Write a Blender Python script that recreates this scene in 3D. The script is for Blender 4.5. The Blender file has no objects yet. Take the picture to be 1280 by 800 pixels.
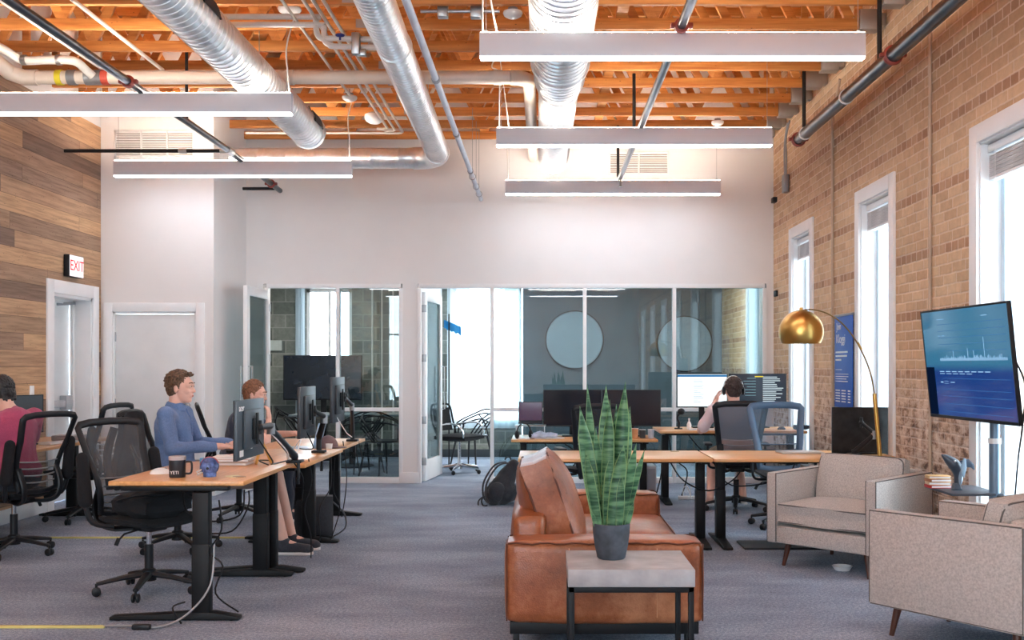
import bpy, bmesh, math, random
from mathutils import Vector, Matrix, Euler, noise
random.seed(7)
sc = bpy.context.scene
COL = sc.collection
PI = math.pi
F = 1300.0; VX = 680.0; VY = 458.0; H = 1.4
def P(px, py, Y):
    return Vector(((px-VX)*Y/F, Y, H-(py-VY)*Y/F))
def lin(c):
    return tuple(((v/255)/12.92 if v/255 <= .04045 else ((v/255+.055)/1.055)**2.4) for v in c)+(1.,)
# ------------------------------------------------------------------ materials
class NT:
    def __init__(s, name):
        s.m = bpy.data.materials.new(name); s.m.use_nodes = True
        s.t = s.m.node_tree; s.t.nodes.clear()
        s.out = s.t.nodes.new('ShaderNodeOutputMaterial')
    def n(s, typ, **kw):
        nd = s.t.nodes.new('ShaderNode'+typ)
        for k, v in kw.items():
            if k.startswith('i_'):
                nd.inputs[k[2:].replace('_', ' ')].default_value = v
            else: setattr(nd, k, v)
        return nd
    def l(s, a, b): s.t.links.new(a, b)
    def math(s, op, a, b=None, c=None):
        nd = s.t.nodes.new('ShaderNodeMath'); nd.operation = op
        for i, v in enumerate((a, b, c)):
            if v is None: continue
            if isinstance(v, (int, float)): nd.inputs[i].default_value = v
            else: s.l(v, nd.inputs[i])
        return nd.outputs[0]
    def mix(s, fac, a, b, typ='MIX'):
        nd = s.t.nodes.new('ShaderNodeMix'); nd.data_type = 'RGBA'; nd.blend_type = typ
        for i, v in ((0, fac), (6, a), (7, b)):
            if isinstance(v, (int, float, tuple)): nd.inputs[i].default_value = v
            else: s.l(v, nd.inputs[i])
        return nd.outputs[2]
    def noise(s, vec, scale, detail=3, rough=.55, out=0):
        nd = s.n('TexNoise'); nd.inputs['Scale'].default_value = scale
        nd.inputs['Detail'].default_value = detail; nd.inputs['Roughness'].default_value = rough
        s.l(vec, nd.inputs['Vector']); return nd.outputs[out]
    def mapping(s, vec, scale=(1, 1, 1), loc=(0, 0, 0)):
        nd = s.n('Mapping'); nd.inputs['Scale'].default_value = scale; nd.inputs['Location'].default_value = loc
        s.l(vec, nd.inputs['Vector']); return nd.outputs[0]
    def ramp(s, fac, stops):
        nd = s.n('ValToRGB'); e = nd.color_ramp.elements
        while len(e) < len(stops): e.new(.5)
        for i, (p, c) in enumerate(stops):
            e[i].position = p; e[i].color = c if len(c) == 4 else tuple(c)+(1,)
        s.l(fac, nd.inputs[0]); return nd.outputs[0]
    def bsdf(s, color=None, rough=.5, metal=0., bump=None, bstr=.3, bdist=.01, **kw):
        b = s.n('BsdfPrincipled')
        if color is not None:
            if isinstance(color, tuple): b.inputs['Base Color'].default_value = color
            else: s.l(color, b.inputs['Base Color'])
        if isinstance(rough, (int, float)): b.inputs['Roughness'].default_value = rough
        else: s.l(rough, b.inputs['Roughness'])
        b.inputs['Metallic'].default_value = metal
        for k, v in kw.items(): b.inputs[k.replace('_', ' ')].default_value = v
        if bump is not None:
            bp = s.n('Bump'); bp.inputs['Strength'].default_value = bstr; bp.inputs['Distance'].default_value = bdist
            s.l(bump, bp.inputs['Height']); s.l(bp.outputs[0], b.inputs['Normal'])
        return b.outputs[0]
    def done(s, sh): s.l(sh, s.out.inputs[0]); return s.m
MATS = {}
def plain(name, rgb, rough=.5, metal=0., var=.08, vs=6., bump=0., bs=120., stretch=(1, 1, 1), **kw):
    """one colour with a little procedural variation and an optional fine bump"""
    if name in MATS: return MATS[name]
    t = NT(name); co = t.n('TexCoord').outputs['Object']
    c = lin(rgb)
    v = t.mapping(co, stretch)
    nz = t.noise(v, vs, 3)
    lo = tuple(x*(1-var*1.6) for x in c[:3])+(1,); hi = tuple(min(1, x*(1+var)) for x in c[:3])+(1,)
    col = t.ramp(nz, [(.3, lo), (.7, hi)])
    bp = t.noise(v, bs, 2) if bump else None
    MATS[name] = t.done(t.bsdf(col, rough, metal, bp, bump, .004, **kw)); return MATS[name]
def emit(name, rgb, strength):
    if name in MATS: return MATS[name]
    t = NT(name); e = t.n('Emission'); e.inputs[0].default_value = lin(rgb); e.inputs[1].default_value = strength*(1 if strength > 2 else .45)
    MATS[name] = t.done(e.outputs[0]); return MATS[name]
def pos_xyz(t):
    g = t.n('NewGeometry').outputs['Position']; sp = t.n('SeparateXYZ'); t.l(g, sp.inputs[0]); return g, sp.outputs
def wood_mat(name, rgb1, rgb2, axis=0, scale=5., rough=.45, knots=False):
    t = NT(name); co = t.n('TexCoord').outputs['Object']
    st = [scale*6]*3; st[axis] = scale*.35
    info = t.n('ObjectInfo').outputs['Random']
    off = t.n('CombineXYZ'); o2 = t.math('MULTIPLY', info, 37.)
    t.l(o2, off.inputs[0]); t.l(o2, off.inputs[1])
    ad = t.n('VectorMath'); ad.operation = 'ADD'; t.l(co, ad.inputs[0]); t.l(off.outputs[0], ad.inputs[1])
    v = t.mapping(ad.outputs[0], tuple(st))
    n1 = t.noise(v, 1., 4, .6)
    n2 = t.noise(t.mapping(ad.outputs[0], tuple(x*3 for x in st)), 1., 2)
    f = t.math('ADD', t.math('MULTIPLY', n1, .75), t.math('MULTIPLY', n2, .25))
    col = t.ramp(f, [(.3, lin(rgb1)), (.68, lin(rgb2))])
    if knots:
        vo = t.n('TexVoronoi'); ks = [2.5]*3; ks[axis] = 1.1
        t.l(t.mapping(ad.outputs[0], tuple(k*1.6 for k in ks)), vo.inputs['Vector'])
        kf = t.ramp(vo.outputs['Distance'], [(.03, (1, 1, 1, 1)), (.09, (0, 0, 0, 1))])
        col = t.mix(kf, col, tuple(x*.35 for x in lin(rgb1)[:3])+(1,))
        val = t.math('ADD', .8, t.math('MULTIPLY', info, .35))
        hs = t.n('HueSaturation'); t.l(col, hs.inputs['Color']); t.l(val, hs.inputs['Value']); col = hs.outputs[0]
    MATS[name] = t.done(t.bsdf(col, rough, 0, f, .12, .003)); return MATS[name]
def brick_wall_mat():
    t = NT('buff_brick'); g, s = pos_xyz(t); y, z = s[1], s[2]
    CH = .0725
    wob = t.noise(g, 9., 2); zz = t.math('ADD', z, t.math('MULTIPLY', t.math('SUBTRACT', wob, .5), .012))
    row = t.math('FLOOR', t.math('DIVIDE', zz, CH))
    fr = t.math('FRACT', t.math('DIVIDE', zz, CH))
    hd = t.math('LESS_THAN', t.math('MODULO', row, 6.), .5)
    L = t.math('SUBTRACT', .225, t.math('MULTIPLY', hd, .115))
    par = t.math('MODULO', row, 2.)
    yy = t.math('ADD', t.math('DIVIDE', y, L), t.math('ADD', t.math('MULTIPLY', par, .5), t.math('MULTIPLY', row, .173)))
    ci = t.math('FLOOR', yy); fy = t.math('FRACT', yy)
    cv = t.n('CombineXYZ'); t.l(ci, cv.inputs[0]); t.l(row, cv.inputs[1])
    wn = t.n('TexWhiteNoise'); wn.noise_dimensions = '2D'; t.l(cv.outputs[0], wn.inputs['Vector'])
    r = wn.outputs[0]
    base = t.ramp(r, [(0., lin((208, 172, 136))), (.35, lin((220, 186, 148))), (.7, lin((232, 202, 164))), (1., lin((214, 178, 140)))])
    dark = t.ramp(r, [(0., lin((166, 124, 94))), (.6, lin((190, 148, 116))), (1., lin((214, 176, 144)))])
    col = t.mix(t.math('MULTIPLY', hd, .85), base, dark)
    # broad stained band high on the wall and cloudy wear
    cl = t.noise(t.mapping(g, (1, .5, 1.1)), 1.3, 4, .6)
    bandm = t.math('MULTIPLY', t.math('SMOOTH_MIN', 1., t.math('MAXIMUM', 0., t.math('SUBTRACT', 1., t.math('MULTIPLY', t.math('ABSOLUTE', t.math('SUBTRACT', z, 3.5)), 1.7))), .2), cl)
    col = t.mix(t.math('MULTIPLY', bandm, .8), col, lin((150, 112, 88)))
    # mortar
    my = t.math('MINIMUM', fy, t.math('SUBTRACT', 1., fy)); my = t.math('MULTIPLY', my, L)
    mz = t.math('MULTIPLY', t.math('MINIMUM', fr, t.math('SUBTRACT', 1., fr)), CH)
    md = t.math('MINIMUM', my, mz)
    nz = t.noise(g, 60., 3)
    md2 = t.math('ADD', md, t.math('MULTIPLY', t.math('SUBTRACT', nz, .5), .006))
    mm = t.ramp(md2, [(.0035, (1, 1, 1, 1)), (.0075, (0, 0, 0, 1))])
    col = t.mix(t.math('MULTIPLY', mm, .7), col, lin((242, 222, 200)))
    # ragged old masonry low down: pale lime mortar smeared over dark broken bricks
    low = t.math('ADD', t.math('MULTIPLY', t.math('SUBTRACT', 1.55, z), 1.7), t.math('MULTIPLY', t.math('SUBTRACT', t.noise(g, 3., 3), .5), 1.6))
    lowm = t.math('MINIMUM', 1., t.math('MAXIMUM', 0., low))
    n5 = t.noise(t.mapping(g, (1, 1, 1.7)), 9., 5, .7)
    rough_c = t.ramp(n5, [(.36, lin((92, 70, 60))), (.43, lin((168, 134, 112))), (.5, lin((222, 198, 176))), (.62, lin((246, 232, 218)))])
    rc2 = t.mix(t.math('MULTIPLY', mm, .45), t.mix(.22, rough_c, t.ramp(r, [(0, lin((120, 92, 76))), (1, lin((228, 202, 180)))])), lin((248, 236, 224)))
    col = t.mix(lowm, col, rc2)
    n3 = t.noise(g, 22., 4); col = t.mix(.28, col, t.ramp(n3, [(.3, (.45, .45, .45, 1)), (.7, (1, 1, 1, 1))]), 'MULTIPLY')
    hgt = t.math('ADD', t.math('MULTIPLY', t.ramp(md2, [(.003, (0, 0, 0, 1)), (.009, (1, 1, 1, 1))]), .6), t.math('MULTIPLY', t.math('MULTIPLY', n5, 2.), t.math('ADD', .12, lowm)))
    MATS['brick'] = t.done(t.bsdf(col, .85, 0, hgt, .55, .012)); return MATS['brick']
def plank_wall_mat():
    t = NT('reclaimed_planks'); g, s = pos_xyz(t); y, z = s[1], s[2]
    CH = .155
    row = t.math('FLOOR', t.math('DIVIDE', z, CH)); fr = t.math('FRACT', t.math('DIVIDE', z, CH))
    w1 = t.n('TexWhiteNoise'); w1.noise_dimensions = '1D'; t.l(row, w1.inputs['W'])
    L = t.math('ADD', 1.6, t.math('MULTIPLY', w1.outputs[0], 1.1))
    yy = t.math('ADD', t.math('DIVIDE', y, L), t.math('MULTIPLY', w1.outputs[0], 17.3))
    ci = t.math('FLOOR', yy); fy = t.math('FRACT', yy)
    cv = t.n('CombineXYZ'); t.l(ci, cv.inputs[0]); t.l(row, cv.inputs[1])
    wn = t.n('TexWhiteNoise'); wn.noise_dimensions = '2D'; t.l(cv.outputs[0], wn.inputs['Vector']); r = wn.outputs[0]
    base = t.ramp(r, [(0., lin((134, 110, 94))), (.25, lin((164, 134, 112))), (.5, lin((186, 150, 120))), (.75, lin((216, 174, 132))), (1., lin((152, 124, 104)))])
    ad = t.n('VectorMath'); ad.operation = 'ADD'; t.l(g, ad.inputs[0]); t.l(wn.outputs[1], ad.inputs[1])
    gr = t.noise(t.mapping(ad.outputs[0], (1, 1.2, 26)), 1.6, 5, .65)
    col = t.mix(.75, base, t.ramp(gr, [(.3, (.42, .38, .35, 1)), (.6, (1, 1, 1, 1))]), 'MULTIPLY')
    vo = t.n('TexVoronoi'); t.l(t.mapping(ad.outputs[0], (1, 2.4, 6.)), vo.inputs['Vector'])
    kf = t.ramp(vo.outputs['Distance'], [(.05, (1, 1, 1, 1)), (.13, (0, 0, 0, 1))])
    col = t.mix(t.math('MULTIPLY', kf, .7), col, lin((70, 46, 34)))
    mz = t.math('MULTIPLY', t.math('MINIMUM', fr, t.math('SUBTRACT', 1., fr)), CH)
    my = t.math('MULTIPLY', t.math('MINIMUM', fy, t.math('SUBTRACT', 1., fy)), L)
    mm = t.ramp(t.math('MINIMUM', my, mz), [(.0012, (1, 1, 1, 1)), (.003, (0, 0, 0, 1))])
    col = t.mix(t.math('MULTIPLY', mm, .75), col, lin((52, 36, 28)))
    hh = t.math('ADD', t.math('MULTIPLY', gr, .4), t.math('MULTIPLY', r, .5))
    MATS['planks'] = t.done(t.bsdf(col, .75, 0, hh, .35, .012)); return MATS['planks']
def block_mat():
    t = NT('concrete_block'); g, s = pos_xyz(t); x, z = s[0], s[2]
    CH = .2; row = t.math('FLOOR', t.math('DIVIDE', z, CH)); fr = t.math('FRACT', t.math('DIVIDE', z, CH))
    xx = t.math('ADD', t.math('DIVIDE', x, .4), t.math('MULTIPLY', t.math('MODULO', row, 2.), .5))
    cv = t.n('CombineXYZ'); t.l(t.math('FLOOR', xx), cv.inputs[0]); t.l(row, cv.inputs[1])
    wn = t.n('TexWhiteNoise'); wn.noise_dimensions = '2D'; t.l(cv.outputs[0], wn.inputs['Vector'])
    base = t.ramp(wn.outputs[0], [(0., lin((96, 104, 100))), (1., lin((150, 154, 146)))])
    n = t.noise(g, 14., 4, .7)
    col = t.mix(.6, base, t.ramp(n, [(.3, (.4, .42, .42, 1)), (.7, (1, 1, 1, 1))]), 'MULTIPLY')
    fx = t.math('FRACT', xx)
    d = t.math('MINIMUM', t.math('MULTIPLY', t.math('MINIMUM', fx, t.math('SUBTRACT', 1., fx)), .4), t.math('MULTIPLY', t.math('MINIMUM', fr, t.math('SUBTRACT', 1., fr)), CH))
    mm = t.ramp(d, [(.004, (1, 1, 1, 1)), (.009, (0, 0, 0, 1))])
    col = t.mix(t.math('MULTIPLY', mm, .6), col, lin((176, 178, 170)))
    MATS['block'] = t.done(t.bsdf(col, .9, 0, n, .4, .01)); return MATS['block']
def carpet_mat():
    t = NT('grey_carpet'); g, s = pos_xyz(t)
    n1 = t.noise(g, 260., 2, .8); n2 = t.noise(g, 60., 3, .7); n3 = t.noise(t.mapping(g, (1, 2.2, 1)), 1.1, 3)
    f = t.math('ADD', t.math('MULTIPLY', n1, .5), t.math('ADD', t.math('MULTIPLY', n2, .32), t.math('MULTIPLY', n3, .18)))
    col = t.ramp(f, [(.36, lin((58, 68, 84))), (.5, lin((136, 150, 172))), (.64, lin((212, 222, 236)))])
    MATS['carpet'] = t.done(t.bsdf(col, .95, 0, n1, .6, .006)); return MATS['carpet']
def fabric_mat(name, rgb, scale=420., var=.3):
    t = NT(name); co = t.n('TexCoord').outputs['Object']
    n1 = t.noise(co, scale, 2, .8); n2 = t.noise(co, scale*.25, 2)
    f = t.math('ADD', t.math('MULTIPLY', n1, .65), t.math('MULTIPLY', n2, .35)); c = lin(rgb)
    col = t.ramp(f, [(.35, tuple(x*(1-var) for x in c[:3])+(1,)), (.65, tuple(min(1, x*(1+var)) for x in c[:3])+(1,))])
    MATS[name] = t.done(t.bsdf(col, .9, 0, n1, .4, .003, Sheen_Weight=.15)); return MATS[name]
def leather_mat():
    t = NT('tan_leather'); co = t.n('TexCoord').outputs['Object']
    n1 = t.noise(co, 2.6, 4, .6); n2 = t.noise(co, 38., 3, .7)
    f = t.math('ADD', t.math('MULTIPLY', n1, .75), t.math('MULTIPLY', n2, .25))
    col = t.ramp(f, [(.3, lin((96, 50, 26))), (.5, lin((146, 82, 48))), (.7, lin((190, 126, 88)))])
    vo = t.n('TexVoronoi'); vo.inputs['Scale'].default_value = 160.; t.l(co, vo.inputs['Vector'])
    hh = t.math('ADD', t.math('MULTIPLY', vo.outputs['Distance'], .4), t.math('MULTIPLY', t.noise(co, 7., 3), 1.6))
    rg = t.math('ADD', .2, t.math('MULTIPLY', n2, .25))
    MATS['leather'] = t.done(t.bsdf(col, rg, 0, hh, .3, .006)); return MATS['leather']
def duct_mat():
    t = NT('galvanised_steel'); co = t.n('TexCoord').outputs['Object']
    vo = t.n('TexVoronoi'); vo.inputs['Scale'].default_value = 45.; t.l(co, vo.inputs['Vector'])
    n = t.noise(co, 3., 3)
    col = t.mix(.35, t.ramp(n, [(.3, lin((206, 216, 226))), (.7, lin((242, 246, 250)))]), vo.outputs['Color'], 'SOFT_LIGHT')
    hs = t.n('HueSaturation'); hs.inputs['Saturation'].default_value = .25; t.l(col, hs.inputs['Color'])
    MATS['duct'] = t.done(t.bsdf(hs.outputs[0], t.math('ADD', .26, t.math('MULTIPLY', n, .16)), .8, n, .08, .01)); return MATS['duct']
def glass_mat(name, tint=(235, 245, 245), refl=.06):
    t = NT(name); tr = t.n('BsdfTransparent'); tr.inputs[0].default_value = lin(tint)
    gl = t.n('BsdfGlossy'); gl.inputs['Roughness'].default_value = .01
    lw = t.n('LayerWeight'); lw.inputs[0].default_value = .35
    fac = t.math('ADD', refl, t.math('MULTIPLY', lw.outputs[0], .6))
    mx = t.n('MixShader'); t.l(fac, mx.inputs[0]); t.l(tr.outputs[0], mx.inputs[1]); t.l(gl.outputs[0], mx.inputs[2])
    MATS[name] = t.done(mx.outputs[0]); return MATS[name]
def netting_mat(name, rgb, op=.6):
    """woven chair netting: threads with holes between"""
    t = NT(name); tr = t.n('BsdfTransparent'); b = t.bsdf(lin(rgb), .7)
    co = t.n('TexCoord').outputs['Object']
    w = t.n('TexWave'); w.inputs['Scale'].default_value = 60.; w.bands_direction = 'Z'; t.l(co, w.inputs['Vector'])
    f = t.math('ADD', op-.2, t.math('MULTIPLY', w.outputs['Fac'], .4))
    mx = t.n('MixShader'); t.l(f, mx.inputs[0]); t.l(tr.outputs[0], mx.inputs[1]); t.l(b, mx.inputs[2])
    MATS[name] = t.done(mx.outputs[0]); return MATS[name]
def leaf_mat():
    t = NT('snake_leaf'); co = t.n('TexCoord').outputs['Object']
    wv = t.noise(t.mapping(co, (7, 7, 48)), 1., 3, .5)
    base = t.ramp(wv, [(.34, lin((30, 72, 50))), (.46, lin((70, 120, 84))), (.6, lin((124, 172, 126)))])
    MATS['leaf'] = t.done(t.bsdf(base, .38)); return MATS['leaf']
def drape_mat():
    t = NT('sheer_curtain'); tl = t.n('BsdfTranslucent'); tl.inputs[0].default_value = lin((236, 246, 252))
    df = t.n('BsdfDiffuse'); df.inputs[0].default_value = lin((226, 238, 246))
    mx = t.n('MixShader'); mx.inputs[0].default_value = .45; t.l(tl.outputs[0], mx.inputs[1]); t.l(df.outputs[0], mx.inputs[2])
    tr = t.n('BsdfTransparent'); m2 = t.n('MixShader'); m2.inputs[0].default_value = .22
    t.l(mx.outputs[0], m2.inputs[1]); t.l(tr.outputs[0], m2.inputs[2])
    MATS['drape'] = t.done(m2.outputs[0]); return MATS['drape']
brick_wall_mat(); plank_wall_mat(); block_mat(); carpet_mat(); leather_mat(); duct_mat(); leaf_mat(); drape_mat()
WHITE = plain('white_paint', (234, 231, 229), .6, var=.015, vs=2.)
TRIM = plain('white_trim', (240, 240, 240), .4, var=.015)
DOORW = plain('door_paint', (226, 228, 228), .45, var=.02)
CEILW = wood_mat('roof_deck', (176, 106, 52), (222, 152, 88), 0, 1.5, .7)
TRUSS = wood_mat('truss_lumber', (176, 98, 40), (232, 162, 88), 0, 3., .55, True)
DESK = wood_mat('bamboo_top', (204, 142, 84), (234, 178, 118), 0, 6., .32)
DESKY = wood_mat('bamboo_top_long', (204, 142, 84), (234, 178, 118), 1, 6., .32)
BLK = plain('black_powder_steel', (20, 21, 24), .5, .0, bump=.15, bs=300, Specular_IOR_Level=.25)
BLP = plain('black_plastic', (24, 26, 31), .45, var=.15, Specular_IOR_Level=.35)
BLF = plain('black_fabric', (22, 23, 28), .95, var=.3, vs=200., bump=.4, bs=300.)
PIPEB = plain('black_steel_pipe', (74, 76, 82), .28, .75, var=.2)
PIPED = plain('black_iron', (26, 26, 28), .5, .3)
PIPEW = plain('white_pvc', (226, 222, 216), .35, var=.04)
CLAMP = plain('red_coupling', (150, 62, 50), .5)
STEEL = plain('zinc_steel', (170, 172, 174), .35, .9)
CHROME = plain('chrome', (215, 218, 222), .12, 1.)
GREYP = plain('grey_metal', (150, 152, 156), .45, .5)
LITH = plain('fixture_grey', (214, 213, 220), .5, var=.01)
GLASS = glass_mat('partition_glass', (222, 234, 236), .05)
WGLASS = glass_mat('window_glass', (245, 250, 252), .03)
NETB = netting_mat('black_netting', (44, 46, 52), .62)
NETG = netting_mat('grey_netting', (120, 122, 128), .35)
NETS = netting_mat('slate_netting', (110, 130, 150), .3)
GREYF = fabric_mat('oat_tweed', (184, 177, 172), 420., .4)
WALN = wood_mat('walnut_leg', (62, 34, 26), (98, 56, 40), 2, 6., .4)
CONC = plain('grey_concrete', (160, 158, 160), .5, var=.14, vs=9., bump=.2, bs=60.)
PIPING = plain('dark_piping', (98, 94, 92), .8)
SEAM = plain('dark_seam', (84, 40, 22), .7)
BRASS = plain('brushed_brass', (212, 172, 98), .34, 1., var=.06, stretch=(1, 1, .1))
BRASSP = plain('brass_pole', (222, 178, 96), .3, .9)
SKIN = plain('skin', (236, 190, 172), .55, var=.05, vs=12., Subsurface_Weight=.0)
GREEN = MATS['leaf']; LEDGE = plain('leaf_margin', (150, 186, 128), .45)
SCRB = plain('dark_screen', (22, 24, 30), .22, var=.1)
# ------------------------------------------------------------------ mesh builder
class MB:
    def __init__(s): s.bm = bmesh.new(); s.mi = 0
    def _f(s, vs):
        try: f = s.bm.faces.new(vs); f.material_index = s.mi; return f
        except ValueError: return None
    def _add(s, bm2, M=None):
        if M is not None: bmesh.ops.transform(bm2, matrix=M, verts=bm2.verts)
        mp = {}
        for v in bm2.verts: mp[v] = s.bm.verts.new(v.co)
        for f in bm2.faces:
            nf = s._f([mp[v] for v in f.verts])
        bm2.free(); return s
    def box(s, x0, x1, y0, y1, z0, z1, r=0, seg=2, M=None):
        b = bmesh.new(); bmesh.ops.create_cube(b, size=1)
        T = Matrix.Translation(((x0+x1)/2, (y0+y1)/2, (z0+z1)/2)) @ Matrix.Diagonal((abs(x1-x0), abs(y1-y0), abs(z1-z0), 1))
        bmesh.ops.transform(b, matrix=T, verts=b.verts)
        if r > 0: bmesh.ops.bevel(b, geom=list(b.edges), offset=r, segments=seg, profile=.5, affect='EDGES', clamp_overlap=True)
        return s._add(b, M)
    def cbox(s, c, size, r=0, M=None, seg=2):
        return s.box(c[0]-size[0]/2, c[0]+size[0]/2, c[1]-size[1]/2, c[1]+size[1]/2, c[2]-size[2]/2, c[2]+size[2]/2, r, seg, M)
    def beam(s, p, q, w, h, r=0, up=(0, 0, 1)):
        p = Vector(p); q = Vector(q); d = q-p; L = d.length; d.normalize()
        u = Vector(up)
        if abs(d.dot(u)) > .98: u = Vector((1, 0, 0))
        side = d.cross(u).normalized(); u = side.cross(d)
        M = Matrix.Translation((p+q)/2) @ Matrix((d, side, u)).transposed().to_4x4()
        return s.box(-L/2, L/2, -w/2, w/2, -h/2, h/2, r, 2, M)
    def tube(s, pts, r, n=10, cap=True, ell=None, closed=False, up=None):
        pts = [Vector(p) for p in pts]; N = len(pts)
        rs = r if isinstance(r, (list, tuple)) else [r]*N
        rings = []; prev = None
        for i, p in enumerate(pts):
            a = pts[(i-1) % N] if (i > 0 or closed) else p; b = pts[(i+1) % N] if (i < N-1 or closed) else p
            d = (b-a)
            d = d.normalized() if d.length > 1e-9 else Vector((0, 0, 1))
            if prev is None:
                u = Vector(up) if up else (Vector((0, 0, 1)) if abs(d.z) < .9 else Vector((1, 0, 0)))
            else: u = prev
            if up: u = Vector(up)
            sd = d.cross(u)
            if sd.length < 1e-6: sd = d.cross(Vector((0, 1, 0)))
            sd.normalize(); u = sd.cross(d).normalized(); prev = u
            e = ell if ell else (1, 1)
            rings.append([s.bm.verts.new(p+sd*math.cos(2*PI*k/n)*rs[i]*e[0]+u*math.sin(2*PI*k/n)*rs[i]*e[1]) for k in range(n)])
        for i in range(N if closed else N-1):
            A = rings[i]; B = rings[(i+1) % N]
            for k in range(n): s._f([A[k], A[(k+1) % n], B[(k+1) % n], B[k]])
        if cap and not closed:
            s._f(rings[0][::-1]); s._f(rings[-1])
        return s
    def lathe(s, prof, n=24, M=None, close=True):
        b = bmesh.new(); rings = []
        for r, z in prof:
            if r < 1e-6: rings.append([b.verts.new((0, 0, z))])
            else: rings.append([b.verts.new((r*math.cos(2*PI*k/n), r*math.sin(2*PI*k/n), z)) for k in range(n)])
        for A, B in zip(rings, rings[1:]):
            for k in range(n):
                if len(A) == 1 and len(B) == 1: continue
                if len(A) == 1: b.faces.new([A[0], B[(k+1) % n], B[k]][::-1])
                elif len(B) == 1: b.faces.new([A[k], A[(k+1) % n], B[0]])
                else: b.faces.new([A[k], A[(k+1) % n], B[(k+1) % n], B[k]])
        if close:
            if len(rings[0]) > 1: b.faces.new(rings[0][::-1])
            if len(rings[-1]) > 1: b.faces.new(rings[-1])
        return s._add(b, M)
    def ell(s, c, rad, R=None, n=16, m=10):
        b = bmesh.new(); bmesh.ops.create_uvsphere(b, u_segments=n, v_segments=m, radius=1)
        M = Matrix.Translation(c) @ (R.to_4x4() if R is not None else Matrix.Identity(4)) @ Matrix.Diagonal((rad[0], rad[1], rad[2], 1))
        return s._add(b, M)
    def rcone(s, p, q, r0, r1, n=14):
        """tapered limb with round ends"""
        p = Vector(p); q = Vector(q); d = (q-p); L = d.length
        if L < 1e-6: return s.ell(p, (r0,)*3)
        prof = [(0, -r0)]+[(r0*math.sin(a), -r0*math.cos(a)) for a in (PI/8, PI/4, 3*PI/8)]+[(r0, 0), (r1, L)]+[(r1*math.cos(a), L+r1*math.sin(a)) for a in (PI/8, PI/4, 3*PI/8)]+[(0, L+r1)]
        R = Vector((0, 0, 1)).rotation_difference(d.normalized()).to_matrix().to_4x4()
        return s.lathe(prof, n, Matrix.Translation(p) @ R, False)
    def prism(s, poly, t, M=None, r=0):
        """2-D outline in local XY extruded by t along local Z (centred)"""
        b = bmesh.new()
        A = [b.verts.new((x, y, -t/2)) for x, y in poly]; B = [b.verts.new((x, y, t/2)) for x, y in poly]
        b.faces.new(A[::-1]); b.faces.new(B); n = len(A)
        for i in range(n): b.faces.new([A[i], A[(i+1) % n], B[(i+1) % n], B[i]])
        bmesh.ops.recalc_face_normals(b, faces=b.faces)
        if r > 0: bmesh.ops.bevel(b, geom=[e for e in b.edges], offset=r, segments=2, profile=.5, affect='EDGES', clamp_overlap=True)
        return s._add(b, M)
    def pillow(s, c, size, M=None, n=10, puff=.35, edge=.45, wr=0., seed=0):
        """soft cushion: flat box whose faces swell towards the middle"""
        sx, sy, sz = size; b = bmesh.new(); bmesh.ops.create_cube(b, size=2)
        bmesh.ops.subdivide_edges(b, edges=list(b.edges), cuts=n, use_grid_fill=True)
        for v in b.verts:
            x, y, z = v.co
            k = (1-abs(x)**2.6)*(1-abs(y)**2.6)
            rim = edge+(1-edge)*max(0, k)**.42
            rx = 1-.05*abs(y)**3*0 ; 
            zz = z*rim*(1+puff*k)
            xx = x*(1-.035*(1-abs(z)))*(1+.03*(1-y*y)); yy = y*(1+.03*(1-x*x))
            w = 0
            if wr: w = wr*(noise.noise(Vector((x*2.2+seed, y*2.2, seed)))+.5*noise.noise(Vector((x*6, y*6, seed+5))))
            v.co = (xx*sx/2, yy*sy/2, zz*sz/2+w*k*(1 if z > 0 else -1)*.6)
        return s._add(b, Matrix.Translation(c) @ (M if M is not None else Matrix.Identity(4)))
    def grid(s, fn, nu, nv):
        vs = [[s.bm.verts.new(fn(i/nu, j/nv)) for j in range(nv+1)] for i in range(nu+1)]
        for i in range(nu):
            for j in range(nv): s._f([vs[i][j], vs[i+1][j], vs[i+1][j+1], vs[i][j+1]])
        return s
    def mesh(s, name, ang=38):
        me = bpy.data.meshes.new(name)
        bmesh.ops.recalc_face_normals(s.bm, faces=s.bm.faces)
        s.bm.to_mesh(me); s.bm.free()
        for p in me.polygons: p.use_smooth = True
        me.set_sharp_from_angle(angle=math.radians(ang)); return me
def link(name, me, mats, parent=None, loc=None, rot=None):
    o = bpy.data.objects.new(name, me); COL.objects.link(o)
    for m in (mats if isinstance(mats, (list, tuple)) else [mats]): me.materials.append(m)
    if parent is not None: o.parent = parent
    if loc is not None: o.location = loc
    if rot is not None: o.rotation_euler = rot
    return o
def part(name, mb, mat, parent, label=None, **k):
    o = link(name, mb.mesh(name), mat, parent, **k)
    if label: o['label'] = label
    return o
def tag(o, label, cat, group=None, kind=None):
    o['label'] = label; o['category'] = cat
    if group: o['group'] = group
    if kind: o['kind'] = kind
    return o
def thing(name, label, cat, loc=(0, 0, 0), rz=0, group=None):
    o = bpy.data.objects.new(name, None); COL.objects.link(o); o.empty_display_size = .1
    o.location = loc; o.rotation_euler = (0, 0, rz); return tag(o, label, cat, group)
def single(name, mb, mat, label, cat, group=None, kind=None, loc=None, rot=None):
    return tag(link(name, mb.mesh(name), mat, None, loc, rot), label, cat, group, kind)
def struct(name, mb, mat, label=None, parent=None):
    o = link(name, mb.mesh(name), mat, parent)
    if parent is None: o['kind'] = 'structure'
    if label: o['label'] = label
    return o
KIDS = {}
def copy_tree(o, parent=None):
    c = o.copy(); COL.objects.link(c); c.parent = parent
    for ch in [k for k in bpy.data.objects if k.parent == o]: copy_tree(ch, c)
    return c
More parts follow.
